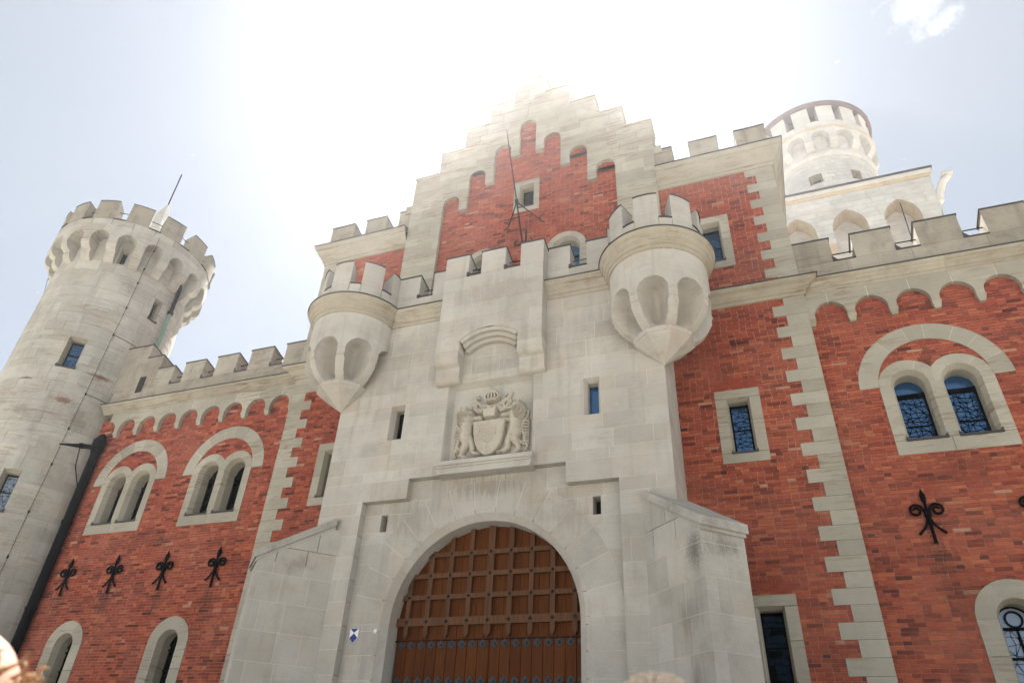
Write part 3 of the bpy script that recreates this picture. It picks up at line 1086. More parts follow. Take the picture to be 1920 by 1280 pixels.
FPa = flat(.0)
for xs, ms in (((-3.2, -1.385), [(-3.1, -2.36), (-1.93, -1.385)]), ((1.385, 3.2), [(1.385, 1.98), (2.42, 3.1)])):
    emit('parapet_stone', ashlar(FPa, [12.48, 12.95], xs[0], xs[1], None, mean=.62, d0=.02, d1=.5, gap=.01), m_portal, gp, 10, None, 5)
    for a, b in ms:
        merlon(gp, flat(.02), a, b, 12.953, 13.72, .5, m_portal)
    g0, g1 = ms[0][1], ms[1][0]
    obj('crenel_sill', join([box(g0, g1, -.02, .5, 12.952, 12.975), box(g0 - .03, g0 + .05, -.03, .06, 12.93, 13.03)]), m_flash, gp)
    rod(gp, (g0 - .02, .3, 13.38), (g1 + .02, .3, 13.38))
# machicolation box over the coat of arms
FX = flat(-.364)
RA, CA = 1.2, 11.26 - 1.2
ang = math.degrees(math.asin(.77 / RA))
bx = [(-1.385, 10.68), (-.77, 10.68)] + arc(0, CA, RA, 90 + ang, 90 - ang, 12) + [(.77, 10.68), (1.385, 10.68), (1.385, 13.02), (-1.385, 13.02)]
rows = rows_to(10.68, 13.02, .47, (11.26,))
emit('box_stone', ashlar(FX, rows, -1.385, 1.385, [bx], mean=.8, d1=.36, gap=.011), m_portal, gp, 40, None, 5)
obj('joint_bed', prism([(x * .995, z) for x, z in bx], .008, .36, FX), m_joint, gp)
for k in range(3):
    d = .03 + k * .1
    r1 = RA - k * .10
    c = CA
    obj('box_archivolt', MB().add(prism(arc(0, c, r1 - .002, 90 + ang + 1.5 * k, 90 - ang - 1.5 * k, 12) + arc(0, c, r1 - .10, 90 - ang - 1.5 * k, 90 + ang + 1.5 * k, 12), d, .364, FX), .5), m_portal, gp)
for s in (-1, 1):
    p = [(0, 10.68), (-.364, 10.68)]
    p += [(-.20 - .164 * math.cos(R_(a)), 10.50 - .18 * math.sin(R_(a)) + .0) for a in range(-40, 81, 20)][2:]
    p += [(-.19, 10.30)] + [(-.06 - .13 * math.cos(R_(a)), 10.10 - .19 * math.sin(R_(a))) for a in range(-30, 81, 22)] + [(0, 9.9)]
    x0, x1 = sorted((s * .77, s * 1.40))
    V = [(x0, y, z) for y, z in p] + [(x1, y, z) for y, z in p]
    n = len(p)
    obj('corbel', (V, [tuple(range(n)), tuple(range(2 * n - 1, n - 1, -1))] + [(i, (i + 1) % n, n + (i + 1) % n, n + i) for i in range(n)]), m_portal, gp)
for a, b in ((-1.385, -.71), (-.34, .34), (.76, 1.385)):
    merlon(gp, FX, a, b, 13.023, 13.76, .45, m_portal, .14)
for a, b in ((-.71, -.34), (.34, .76)):
    obj('crenel_sill', join([box(a, b, -.40, .1, 13.022, 13.045), box(a - .02, a + .06, -.42, -.33, 13.0, 13.11)]), m_flash, gp)
    rod(gp, (a - .02, -.1, 13.42), (b + .02, -.1, 13.42))
obj('terrace', box(-4.1, 4.1, .3, 1.8, 12.43, 12.5), m_parapet, gp)

# diagonal corner buttresses
q2 = math.sqrt(.5)
for sgn in (1, -1):
    W_, L_ = .95, 1.15
    tx, ty = sgn * q2, -q2                     # outwards
    co = Vector((sgn * 4.12, 0))
    dv, nv = Vector((tx, ty)), Vector((q2 * sgn, q2))   # nv: away from the gate
    inn = co - nv * W_ / 2                     # line of the face towards the gate
    out = co + nv * W_ / 2
    tip_i, tip_o = inn + dv * L_, out + dv * L_
    s_att = (0 - inn.y) / ty                   # where that face meets the porch front
    ZT0, ZT1 = 6.62, 5.62
    a0 = s_att
    zr = rows_to(.2, 6.5, .55)
    def top(s):
        return ZT1 + (ZT0 - ZT1) * (L_ - s) / (L_ - a0)
    if sgn > 0:
        Fi = plane(inn.x, inn.y, tx, ty)
        reg = [(a0, .2), (L_, .2), (L_, ZT1), (a0, ZT0)]
        Fe = plane(tip_i.x, tip_i.y, q2, q2)
    else:
        Fi = plane(tip_i.x, tip_i.y, q2, q2)
        reg = [(0, .2), (L_ - a0, .2), (L_ - a0, ZT0), (0, ZT1)]
        Fe = plane(tip_o.x, tip_o.y, q2, -q2)
    pcs = ashlar(Fi, zr, min(p[0] for p in reg), max(p[0] for p in reg), [reg], mean=.62, d1=.1, gap=.012)
    pcs += ashlar(Fe, zr, 0, W_, [rect(0, W_, .2, ZT1)], mean=.55, d1=.1, gap=.012)
    if sgn > 0:
        Fo = plane(tip_o.x, tip_o.y, -tx, -ty)
    else:
        Fo = plane(out.x, out.y, tx, ty)
    pcs += ashlar(Fo, zr, 0, L_, [rect(0, L_, .2, ZT1)], mean=.62, d1=.1, gap=.012)
    bt = obj('buttress', MB().add(([(p.x, p.y, z) for z in (0.0, ZT1 - .02) for p in (inn + dv * (L_ - .004) + nv * .004, out + dv * (L_ - .004) - nv * .004, out - dv * .3 - nv * .004, inn - dv * .47 + nv * .004)],
                                  [(0, 1, 2, 3), (4, 5, 6, 7), (0, 1, 5, 4), (1, 2, 6, 5), (2, 3, 7, 6), (3, 0, 4, 7)]), .5), m_joint, gp)
    emit('buttress_block', pcs, m_portal, bt, 60, None, 8)
    # sloping coping with drip mouldings on the end
    e = .07
    sl = (ZT0 - ZT1) / (L_ - a0)
    def cp(u, v, dz):
        p = co + dv * u + nv * v
        return (p.x, p.y, ZT1 + sl * (L_ - u) + dz)
    b0, b1 = -.35, L_ + e
    def slab(u0, u1, hw, z0, z1):
        return ([cp(u0, -hw, z0), cp(u1, -hw, z0), cp(u1, hw, z0), cp(u0, hw, z0), cp(u0, -hw, z1), cp(u1, -hw, z1), cp(u1, hw, z1), cp(u0, hw, z1)],
                [(3, 2, 1, 0), (4, 5, 6, 7), (0, 1, 5, 4), (1, 2, 6, 5), (2, 3, 7, 6), (3, 0, 4, 7)])
    obj('coping', slab(b0, b1, W_ / 2 + .055, .04, .205), m_coping, bt)
    obj('coping_moulding', slab(L_ - .1, L_ + .035, W_ / 2 + .02, -.05, .035), m_coping, bt)
    obj('coping_bed', slab(b0, L_ - .002, W_ / 2 - .006, -.04, .042), m_portal, bt)


# ------------------------------------------------------------------ corner turrets of the porch
def turret(cx, label):
    cy = 0.0
    t = thing('corner_turret', label, 'turret', (cx, cy, 9.6), 'round corner turrets of the gate porch')
    R = 1.14
    # ribbed bowl: scooped niches between eight ribs
    na, nz = 8 * 36, 64
    z0, z1 = 10.2, 12.05
    zs_ = [z0 + (11.3 - z0) * (i / (nz - 8)) for i in range(nz - 7)] + [11.3 + (z1 - 11.3) * i / 7 for i in range(1, 8)]
    V, f, tn = [], [], []
    for z in zs_:
        if z >= 10.95:
            ro = R
        else:
            u = (10.95 - z) / .76
            ro = .60 + (R - .60) * (1 - u ** 2.0) ** .62 if u < 1 else .60
        for i in range(na):
            a = 360 * i / na
            dl = ((a + 22.5) % 45) - 22.5            # from the niche centre (niches at 0,45,...)
            half = 22.5 - math.degrees(.118 / ro)
            zz = 10.93
            if z > zz:
                q = 1 - ((z - zz) / .31) ** 2
                h = half * math.sqrt(q) if q > 0 else 0
            else:
                h = half
            r = ro
            if h > 0 and abs(dl) < h:
                w = dl / h
                dep = (.64 if z > 10.5 else .64 * max(.35, (z - 10.15) / .35)) * (h / half) ** .6
                r = max(.30, ro - dep * (1 - w * w) ** .32)
            elif abs(z - 10.90) < .028 or abs(z - 10.72) < .028:
                if z < 10.93 or abs(dl) > half:
                    r = ro + .022
            V.append((cx + r * math.cos(R_(a)), cy + r * math.sin(R_(a)), z))
    nn = len(zs_)
    for k in range(nn - 1):
        for i in range(na):
            j = (i + 1) % na
            f.append((k * na + i, k * na + j, (k + 1) * na + j, (k + 1) * na + i))
    obj('ribbed_bowl', MB().add((V, f), .7), m_portal, t)
    octo = lambda r, z: [(cx + r * math.cos(R_(22.5 + 45 * i)), cy + r * math.sin(R_(22.5 + 45 * i)), z) for i in range(8)]
    cone = loft([octo(.70, 10.23), octo(.70, 10.13), octo(.65, 10.10), octo(.64, 10.08)], True)
    V, f = cone
    f.append(tuple(range(8)))
    apex = (4.12 if cx > 0 else -4.12, 0, 9.62)
    n0 = len(V)
    V.append(apex)
    for i in range(8):
        f.append((24 + i, 24 + (i + 1) % 8, n0))
    obj('pendant_base', MB().add((V, f), .8), m_portal, t)
    ring = [(cx + R * math.cos(R_(5 * i)), cy + R * math.sin(R_(5 * i))) for i in range(72)]
    pf = [(.0, 11.99), (.03, 12.0), (.04, 12.08), (.08, 12.10), (.09, 12.18), (.14, 12.24), (.15, 12.31), (.20, 12.36), (.23, 12.42), (.23, 12.47), (-.05, 12.50)]
    obj('cornice', lathe(cx, cy, [(R + o, z) for o, z in pf], n=72), m_cornice, t)
    obj('cornice_flashing', lathe(cx, cy, [(R + .215, 12.472), (R + .255, 12.472), (R + .255, 12.492), (R - .05, 12.52)], n=72), m_flash, t)
    F = cyl(cx, cy, R)
    dr = lambda a: R_(a) * R
    for k in range(8):
        a = -90 + 45 * k
        for b0, b1 in ((a - 14.5, a + 14.5), (a + 14.5, a + 30.5)):
            fr = [dr(b0 + .3 + (b1 - b0 - .6) * i / 4) for i in range(5)]
            V, f = loft([[F(s, .38, 12.48) for s in fr], [F(s, 0, 12.48) for s in fr], [F(s, 0, 12.95) for s in fr], [F(s, .38, 12.95) for s in fr]])
            obj('parapet_stone', (V, f), m_portal, t)
        merlon_curved(t, F, dr(a - 14.5), dr(a + 14.5), 12.955, 13.72, .36, m_portal, .15)
        fr = [dr(a + 14.5 + 16 * i / 3) for i in range(4)]
        V, f = loft([[F(s, -.03, 12.95) for s in fr], [F(s, -.03, 12.978) for s in fr], [F(s, .40, 12.978) for s in fr]])
        obj('crenel_sill', (V, f), m_flash, t)
    obj('turret_floor', lathe(cx, cy, [(.8, 12.55), (.01, 12.56)], n=32), m_parapet, t)
    return t


turret(4.15, 'ribbed round turret nearer the square tower, on the right-hand corner of the gate porch')
turret(-4.15, 'ribbed round turret nearer the round tower, on the left-hand corner of the gate porch')


# ------------------------------------------------------------------ brick wings
def wing(parent, sgn, dz, x0, x1, arch_x, merlons, doubles, lows, glass, lowglass, nb, nq):
    bl = []
    for c in doubles:
        bl += double_blocked(c, dz_w)
    for c in lows:
        bl += [b_rect(c - .62, c + .62, 1.5, 4.63), b_ring(c, 4.63, 0, .63)]
    brickwork(parent, FB, x0, x1, 1.6, 11.96, bl, nb)
    for c in doubles:
        double_window(parent, FB, c, dz_w, glass)
    for c in lows:
        low_window(parent, FB, c, 4.63, 2.2, lowglass)
    # corbel table: one stone from arch crown to arch crown
    zt, zsp, zb = 12.24 + dz, 11.55 + dz, 11.3 + dz
    P = .885
    Fp = flat(YB - .13)
    for i in range(len(arch_x)):
        c = arch_x[i]                                  # a corbel
        r = .355
        cl_, cr = c - P / 2, c + P / 2
        poly = [(cl_ + .004, zt)] + [p for p in arc(cl_, zsp, r, 88, 0, 9)] + [(c - (P / 2 - r), zb + .17), (c + (P / 2 - r), zb + .17)] + arc(cr, zsp, r, 180, 92, 9) + [(cr - .004, zt)]
        obj('arch_stone', MB().add(prism(poly, RNG.uniform(-.003, .003), .14, Fp), RNG.random()), m_trim, parent)
        obj('joint', prism(rect(cr - .02, cr + .02, zsp + r + .002, zt), .0045, .1, Fp), m_joint, parent)
        h = P / 2 - r
        V, f = prism([(c - h * .72, zb), (c + h * .72, zb), (c + h + .015, zb + .166), (c - h - .015, zb + .166)], .0, .14, Fp)
        V = [(x, y + (.05 if (z < zb + .05 and y < YB - .05) else -.012), z) for x, y, z in V]
        obj('corbel', (V, f), m_trim, parent)
    prof = [(.13, 12.22), (.15, 12.23), (.15, 12.29), (.19, 12.31), (.22, 12.36), (.27, 12.40), (.28, 12.43), (.33, 12.46), (.35, 12.49), (.35, 12.53), (.05, 12.57)]
    lim = (min(x0, x1), max(x0, x1))
    pa = [(lim[0], YB), (lim[1], YB)]
    obj('frieze', box(lim[0], lim[1], YB - .129, YB + .1, 12.235 + dz, 12.3 + dz), m_trim, parent)
    cuts = [lim[0] + (lim[1] - lim[0]) * i / 5 for i in range(6)]
    for a, b in zip(cuts, cuts[1:]):
        obj('cornice_stone', MB().add(sweep([(a + .002, YB), (b - .002, YB)], [(o, z + dz) for o, z in prof]), RNG.random()), m_cornice, parent)
    obj('cornice_flashing', sweep(pa, [(.34, 12.532 + dz), (.375, 12.532 + dz), (.375, 12.552 + dz), (.05, 12.61 + dz)]), m_flash, parent)
    Fq = flat(YB - .1)
    emit('parapet_stone', ashlar(Fq, [12.56 + dz, 13.115 + dz], lim[0], lim[1], None, mean=1.35, d1=.5, gap=.006), m_parapet, parent, 20, None, 5)
    obj('parapet_back', box(lim[0], lim[1], YB + .3, YB + .4, 12.4 + dz, 13.1 + dz), m_parapet, parent)
    for a, b, zt_ in merlons:
        merlon(parent, Fq, a, b, 13.118 + dz, zt_ + dz, .5, m_parapet, .17)
    ms = sorted(merlons)
    for (a0, a1, _), (b0, b1, _) in zip(ms, ms[1:]):
        if b0 - a1 > .2:
            obj('crenel_sill', join([box(a1, b0, YB - .13, YB + .42, 13.117 + dz, 13.14 + dz), prism([(a1 - .02, 13.12 + dz), (a1 + .12, 13.12 + dz), (a1 - .02, 13.30 + dz)], -.02, -.004, Fq)]), m_flash, parent)
            rod(parent, (a1 - .02, YB + .12, 13.5 + dz), (b0 + .02, YB + .12, 13.5 + dz), .016)


wr = thing('brick_wing', 'red brick wing with arched corbel table and sky-tinted twin window below the square tower', 'castle wing', (7.4, YB, 0), 'brick wings of the gatehouse')
dz_w = 0.0
ax = [7.455 + .885 * i for i in range(0, 9)]
wing(wr, 1, 0.0, 7.38, 15.2, ax, [(7.4, 8.28, 13.87), (8.79, 9.70, 13.87), (10.22, 11.15, 13.87), (11.66, 12.56, 13.87), (13.07, 13.98, 13.87), (14.5, 15.2, 13.87)],
     [9.575, 13.3], [9.6, 13.3], m_glass, m_glasspale, 300, 0)
obj('core', box(7.41, 15.2, YB + .55, YB + 5, 0, 12.6), m_core, wr)
obj('wing_end', box(15.2, 15.25, YB + .02, YB + 5, 0, 13.1), m_brick, wr)
wl_ = thing('brick_wing', 'red brick wing with arched corbel table and two dark twin windows, beside the round tower', 'castle wing', (-11.4, YB, 0), 'brick wings of the gatehouse')
dz_w = -.03
ax = [-7.455 - .885 * i for i in range(0, 9)]
wing(wl_, -1, -.13, -15.45, -7.38, ax[::-1], [(-8.22, -7.4, 13.87), (-9.64, -8.74, 13.87), (-11.04, -10.16, 13.87), (-12.43, -11.56, 13.87), (-13.65, -12.91, 13.85), (-14.39, -13.652, 14.43), (-15.6, -14.392, 15.02)],
     [-9.52, -13.2], [-9.62, -13.35], m_glassdark, m_glassdark, 120, 0)
obj('core', box(-15.6, -7.41, YB + .55, YB + 5, 0, 12.5), m_core, wl_)
w = obj('arrow_slit', join([box(-14.41, -14.11, YB - .106, YB - .098, 12.86, 13.5)]), m_core, wl_)
obj('arrow_slit', loft([[(-14.40 + dx, YB - .109, z), (-14.08 + dx, YB - .109, z)] for dx, z in ((0, 13.52), (0.0, 13.5))]), m_parapet, wl_)

# stone plinths at the foot of the brick walls
for par, F, a, b in ((wr, FB, 7.42, 15.2), (wl_, FB, -15.5, -7.42), (gh, FA, 4.1, 7.45), (gh, FA, -7.45, -4.1)):
    emit('plinth_stone', ashlar(F, [0, .54, 1.08, 1.62], a, b, None, mean=1.0, d0=-.06, d1=.3, gap=.008), m_trim, par, 4)

# ------------------------------------------------------------------ round tower beyond the left wing
TX, TY, TR, CR = -18.0, 2.36, 2.47, 3.0
rt = thing('round_tower', 'pale limestone round tower with arched corbels and battlements beyond the brick wing', 'tower', (TX, TY, 0))
FT = cyl(TX, TY, TR)
FC = cyl(TX, TY, CR)
dT = lambda a: R_(a) * TR
dC = lambda a: R_(a) * CR
tw = [(-55.5, -42.5, 13.43, 14.66), (-6.5, 1.8, 16.45, 17.42), (-48.4, -41.9, 18.15, 18.92), (-56.5, -45.0, 8.25, 9.6)]
blk = [b_rect(dT(a), dT(b), z0, z1) for a, b, z0, z1 in tw]
rows = rows_to(0, 19.3, .40, (13.43, 14.66, 16.45, 17.42, 18.15, 18.92, 8.25, 9.6))
TRG = random.Random(3)
pcs = []
for r in range(len(rows) - 1):
    x = dT(-180) + TRG.uniform(-.5, 0)
    while x < dT(180):
        L = TRG.uniform(.55, 1.25)
        for a, b in subtract([(x, min(x + L, dT(180.5)))], [q for f in blk for q in f((rows[r] + rows[r + 1]) / 2)]):
            if b - a < .05:
                continue
            n = max(1, math.ceil((b - a) / .2))
            g0 = .0035
            fr = [a + g0 + (b - a - 2 * g0) * i / n for i in range(n + 1)]
            d = TRG.uniform(-.006, .006)
            za, zb = rows[r] + g0, rows[r + 1] - g0
            V, f = loft([[FT(s, .06, za) for s in fr], [FT(s, d, za) for s in fr], [FT(s, d, zb) for s in fr], [FT(s, .06, zb) for s in fr]])
            m = n + 1
            f += [(0, m, 2 * m, 3 * m), (n, 3 * m + n, 2 * m + n, m + n)]
            pcs.append((V, f))
        x += L
emit('tower_block', pcs, m_lime, rt, 290, None, 9)
obj('joint_bed', strips(FT, rows, dT(-180), dT(180), blk, .012, .2), m_joint, rt)
for a, b, z0, z1 in tw:
    s0, s1 = dT(a), dT(b)
    k = .045
    w = obj('window', loft([outline_rect(FT, s0, s1, z0, z1, -.01), outline_rect(FT, s0 + k, s1 - k, z0, z1 - .1, .16), outline_rect(FT, s0 + k, s1 - k, z0, z1 - .1, .42)], True), m_trim, rt)
    pale = z1 < 10
    obj('pane', prism(rect(s0, s1, z0 - .02, z1), .34, .40, FT), m_glasspale if pale else m_glass, w)
    obj('casement', join([prism(rect(s0 + k, s0 + k + .03, z0, z1), .3, .34, FT), prism(rect(s1 - k - .03, s1 - k, z0, z1), .3, .34, FT), prism(rect(s0 + k, s1 - k, (z0 + z1) / 2 - .012, (z0 + z1) / 2 + .012), .3, .34, FT),
                          prism(rect(s0 + k, s1 - k, z1 - .14, z1 - .09), .3, .34, FT)]), m_lead, w)
    obj('lead_came', leading(FT, .339, s0 + k, s1 - k, z0, z1 - .1, lambda x, z: True, .14, RNG), m_lead, w)
    if z0 < 18:
        obj('sill_flashing', join([prism(rect(s0 - .03, s1 + .03, z0 - .025, z0 + .01), -.05, .1, FT), prism([(s0 - .03, z0), (s0 + .09, z0), (s0 - .03, z0 + .10)], -.045, -.02, FT),
                                   prism([(s1 - .09, z0), (s1 + .03, z0), (s1 + .03, z0 + .1)], -.045, -.02, FT)]), m_flash, w)
obj('core', lathe(TX, TY, [(TR - .45, 0), (TR - .45, 19.2), (.01, 19.2)], n=32), m_core, rt)
# arched corbel table
NA, A0, ST = 19, -44.5, 360 / 19
for i in range(NA):
    c = A0 + ST * (i + .5)
    hw = ST / 2
    rr = dC(6.4)
    zsp = 19.23 - rr
    s0, sc_, s1 = dC(c - hw), dC(c), dC(c + hw)
    poly = [(s0, 19.545)] + arc(s0, zsp, rr, 90, 0, 8) + [(s0 + rr, 18.76), (s1 - rr, 18.76)] + arc(s1, zsp, rr, 180, 90, 8) + [(s1, 19.545)]
    parts = []
    for k in range(6):
        p = clip_rect(poly, s0 + (s1 - s0) * k / 6 + (.003 if k == 0 else 0), s0 + (s1 - s0) * (k + 1) / 6 - (.003 if k == 5 else 0), 0, 30)
        if len(p) > 2 and abs(area(p)) > 1e-4:
            parts.append(prism(p, 0, .54, FC))
    obj('arch_stone', MB().add(join(parts), RNG.random()), m_lime, rt)
    # corbel of two rolls under each stone
    pr = [(2.44, 18.05)] + [(2.44 + .28 * math.sin(R_(t)), 18.05 + .36 * (1 - math.cos(R_(t)))) for t in (25, 45, 65, 80, 90)] + [(2.72, 18.45)]
    pr += [(2.70 + .28 * math.sin(R_(t)), 18.46 + .30 * (1 - math.cos(R_(t)))) for t in (25, 45, 65, 80, 90)] + [(2.985, 18.83), (2.44, 18.83)]
    w2 = .17
    u = (math.cos(R_(c)), math.sin(R_(c)))
    V = [(TX + r * u[0] + s * w2 * u[1], TY + r * u[1] - s * w2 * u[0], z) for s in (1, -1) for r, z in pr]
    n = len(pr)
    obj('corbel', MB().add((V, [tuple(range(n)), tuple(range(2 * n - 1, n - 1, -1))] + [(i, (i + 1) % n, n + (i + 1) % n, n + i) for i in range(n)]), RNG.random()), m_lime, rt)
for i in range(24):
    fr = [dC(15 * i + .15 + 14.7 * k / 4) for k in range(5)]
    V, f = loft([[FC(s, .5, 19.55) for s in fr], [FC(s, .012, 19.55) for s in fr], [FC(s, .012, 19.848) for s in fr], [FC(s, .5, 19.848) for s in fr], [FC(s, .5, 19.55) for s in fr]])
    obj('parapet_stone', MB().add((V, f), RNG.random()), m_lime, rt)
MA = 24.7
angs = [5.85 + MA * k for k in range(-6, 8)]
for a in angs:
    merlon_curved(rt, FC, dC(a - 7.9), dC(a + 7.9), 19.85, 20.76, .5, m_parapet, .17)
for a, b in zip(angs, angs[1:]):
    fr = [dC(a + 7.9 + (b - a - 15.8) * i / 3) for i in range(4)]
    V, f = loft([[FC(s, -.035, 19.845) for s in fr], [FC(s, -.035, 19.875) for s in fr], [FC(s, .52, 19.875) for s in fr]])
    obj('crenel_sill', (V, f), m_flash, rt)
    rod(rt, FC(dC(a + 7.4), .25, 20.4), FC(dC(b - 7.4), .25, 20.4), .016)
obj('tower_floor', lathe(TX, TY, [(2.55, 19.45), (.01, 19.5)], n=40), m_parapet, rt)
# stair cap: small pyramid with a lightning rod
cq = (-18.0 + .15, 2.36 + .1)
sq = lambda r, z: [(cq[0] + r * math.cos(R_(30 + 60 * i)), cq[1] + r * math.sin(R_(30 + 60 * i)), z) for i in range(6)]
V, f = loft([sq(.62, 19.5), sq(.62, 21.75), sq(.70, 21.75), sq(.04, 23.6)], True)
obj('stair_cap', (V, f), m_white, rt)
obj('finial_rod', tube([(cq[0], cq[1], 23.5), (cq[0], cq[1], 25.6)], .03, 6), m_iron, rt)

# lightning conductors and rain pipes
pts = [FC(dC(-26.2), -.03, 19.6), FC(dC(-26.0), -.03, 18.9), FT(dT(-25.8), -.03, 18.3), FT(dT(-25.8), -.03, 17.6), FT(dT(-26.1), -.03, 16.4), FT(dT(-26.8), -.03, 15.15), FT(dT(-27.7), -.03, 12.64), FT(dT(-28.6), -.03, 11.3), FT(dT(-29.2), -.03, 10.0), FT(dT(-30), -.03, 8.4), FT(dT(-30.4), -.03, 7), FT(dT(-30.6), -.03, 0)]
lw = tag(obj('lightning_wire', tube(pts, .0065, 5), m_iron), 'thin dark lightning wire running down the middle of the round tower', 'lightning wire')
for p in pts[1:-1]:
    obj('clamp', tube([(p[0], p[1], p[2] - .04), (p[0], p[1], p[2] + .04)], .026, 6), m_iron, lw)
for z in (15.15, 12.64):
    a = -26.8 if z > 14 else -27.7
    obj('branch_wire', tube([FT(dT(a), -.03, z), FT(dT(a + 10), -.03, z - .02), FT(dT(a + 20), -.03, z - .05), FT(dT(a + 30), -.03, z - .08)], .010, 5), m_iron, lw)
lp = [FC(dC(-158), -.25, 19.9), FC(dC(-157), -.32, 18.9), FT(dT(-152), -.3, 17.0), FT(dT(-151), -.28, 14.5), FT(dT(-150), -.25, 11)]
lw2 = tag(obj('lightning_wire', tube(lp, .010, 5), m_iron), 'thin lightning wire standing off the outer edge of the round tower against the sky', 'lightning wire')
for p, a in ((lp[1], -157), (lp[2], -152)):
    obj('bracket', tube([p, FT(dT(a), .1, p[2])], .015, 5), m_iron, lw2)
pp = tag(obj('rain_pipe', tube([FT(dT(11.8), -.02, 18.7), FT(dT(11.8), -.10, 18.45), FT(dT(11.6), -.10, 17.2)], .075, 8), m_iron), 'thin green copper rain pipe on the sunless side of the round tower', 'drainpipe')
obj('copper_length', tube([FT(dT(11.6), -.10, 17.2), FT(dT(11), -.10, 12.9)], .07, 8), m_copper, pp)
obj('collar', tube([FT(dT(11.6), -.10, 17.16), FT(dT(11.6), -.10, 17.28)], .11, 8), m_iron, pp)
dp = tag(obj('rain_pipe', tube([(-14.98, 1.84, .3), (-14.98, 1.84, 10.6)], .135, 12), m_iron), 'black rain pipe, widened to include shadow, between the round tower and the brick wing', 'drainpipe')  # radius widened so the pipe also covers the dark gap of shadow beside it
obj('hopper', tube([(-14.98, 1.84, 10.55), (-14.98, 1.84, 10.7), (-14.95, 1.8, 11.0), (-15.0, 1.88, 11.25)], [.15, .19, .2, .1], 12), m_iron, dp)
obj('spout', tube([(-14.88, 1.75, 10.74), (-14.86, 1.2, 10.56), (-14.83, .45, 10.28)], [.085, .075, .02], 8), m_iron, dp)
obj('spout_strut', tube([(-14.86, 1.15, 10.55), (-14.9, 1.3, 9.9), (-14.96, 1.72, 9.3)], .018, 6), m_iron, dp)
obj('spout_ring', lathe(-14.86, 1.2, [(.10, 10.50), (.115, 10.56), (.10, 10.62), (.09, 10.56), (.10, 10.50)], n=16), m_iron, dp)
for z in (8.2, 5.6, 3.0):
    obj('pipe_clamp', tube([(-14.98, 1.84, z), (-14.98, 1.84, z + .09)], .155, 12), m_iron, dp)

# ------------------------------------------------------------------ square tower behind
SA = R_(10.5)
SX, SY = CAMP.x + 45 * math.sin(SA), CAMP.y + 45 * math.cos(SA)
st = thing('square_tower', 'distant white limestone tower, square below with a round roofed turret on top', 'tower', (SX, SY, 0))
RR = 4.66
RP, RS = RR * .937, RR * .82
SRG = random.Random(11)


def ring_blocks(r, z0, z1, h, lmin, lmax, holes=(), a0=-180, a1=90, depth=.08):
    F = cyl(SX, SY, r)
    out = []
    rws = rows_to(z0, z1, h)
    for k in range(len(rws) - 1):
        x = R_(a0) * r + SRG.uniform(-.4, 0)
        while x < R_(a1) * r:
            L = SRG.uniform(lmin, lmax)
            bl = [q for f in holes for q in f((rws[k] + rws[k + 1]) / 2)]
            for a, b in subtract([(x, x + L)], bl):
                if b - a < .05:
                    continue
                n = max(1, math.ceil((b - a) / .45))
                fr = [a + .012 + (b - a - .024) * i / n for i in range(n + 1)]
                d = SRG.uniform(-.012, .012)
                za, zb = rws[k] + .01, rws[k + 1] - .01
                V, f = loft([[F(s, depth, za) for s in fr], [F(s, d, za) for s in fr], [F(s, d, zb) for s in fr], [F(s, depth, zb) for s in fr]])
                m = n + 1
                f += [(0, m, 2 * m, 3 * m), (n, 3 * m + n, 2 * m + n, m + n)]
                out.append((V, f))
            x += L
    return out


wn_ang = [(-110.4, -97), (-66, -55), (-152, -141)]
hl = [b_rect(R_(a) * RS, R_(b) * RS, 40.55, 41.35) for a, b in wn_ang]
pcs = ring_blocks(RS, 37.5, 43.3, .36, .5, 1.2, hl)
pcs += ring_blocks(RS + .01, 43.3, 45.2, .36, .5, 1.2)
pcs += ring_blocks(RP, 45.7, 46.35, .36, .7, 1.4)
emit('tower_block', pcs, m_white, st, 120, None, 9)
obj('joint_bed', lathe(SX, SY, [(RS - .02, 37), (RS - .02, 40.5)], n=64), m_joint, st)
obj('joint_bed', lathe(SX, SY, [(RS - .02, 41.4), (RS - .02, 45.5)], n=64), m_joint, st)
obj('joint_bed', lathe(SX, SY, [(RP - .02, 45.6), (RP - .02, 46.4), (RP - .8, 46.4)], n=64), m_joint, st)
obj('core', lathe(SX, SY, [(RS - .5, 37), (RS - .5, 42)], n=48), m_core, st)
Fs = cyl(SX, SY, RS)
for a, b in wn_ang:
    s0, s1 = R_(a) * RS, R_(b) * RS
    obj('window', loft([outline_rect(Fs, s0, s1, 40.55, 41.35, -.02), outline_rect(Fs, s0 + .12, s1 - .12, 40.65, 41.2, .5)], True), m_trim, st)
obj('torus_band', lathe(SX, SY, [(RS, 42.9), (RS + .10, 42.93), (RS + .2, 43.1), (RS + .2, 43.35), (RS + .1, 43.5), (RS, 43.55)], n=72), m_white, st)
obj('string_band', lathe(SX, SY, [(RP, 45.5), (RP + .08, 45.53), (RP + .10, 45.62), (RP + .06, 45.7), (RP - .05, 45.72)], n=72), m_stain, st)
NAs = 15
Fp_ = cyl(SX, SY, RP)
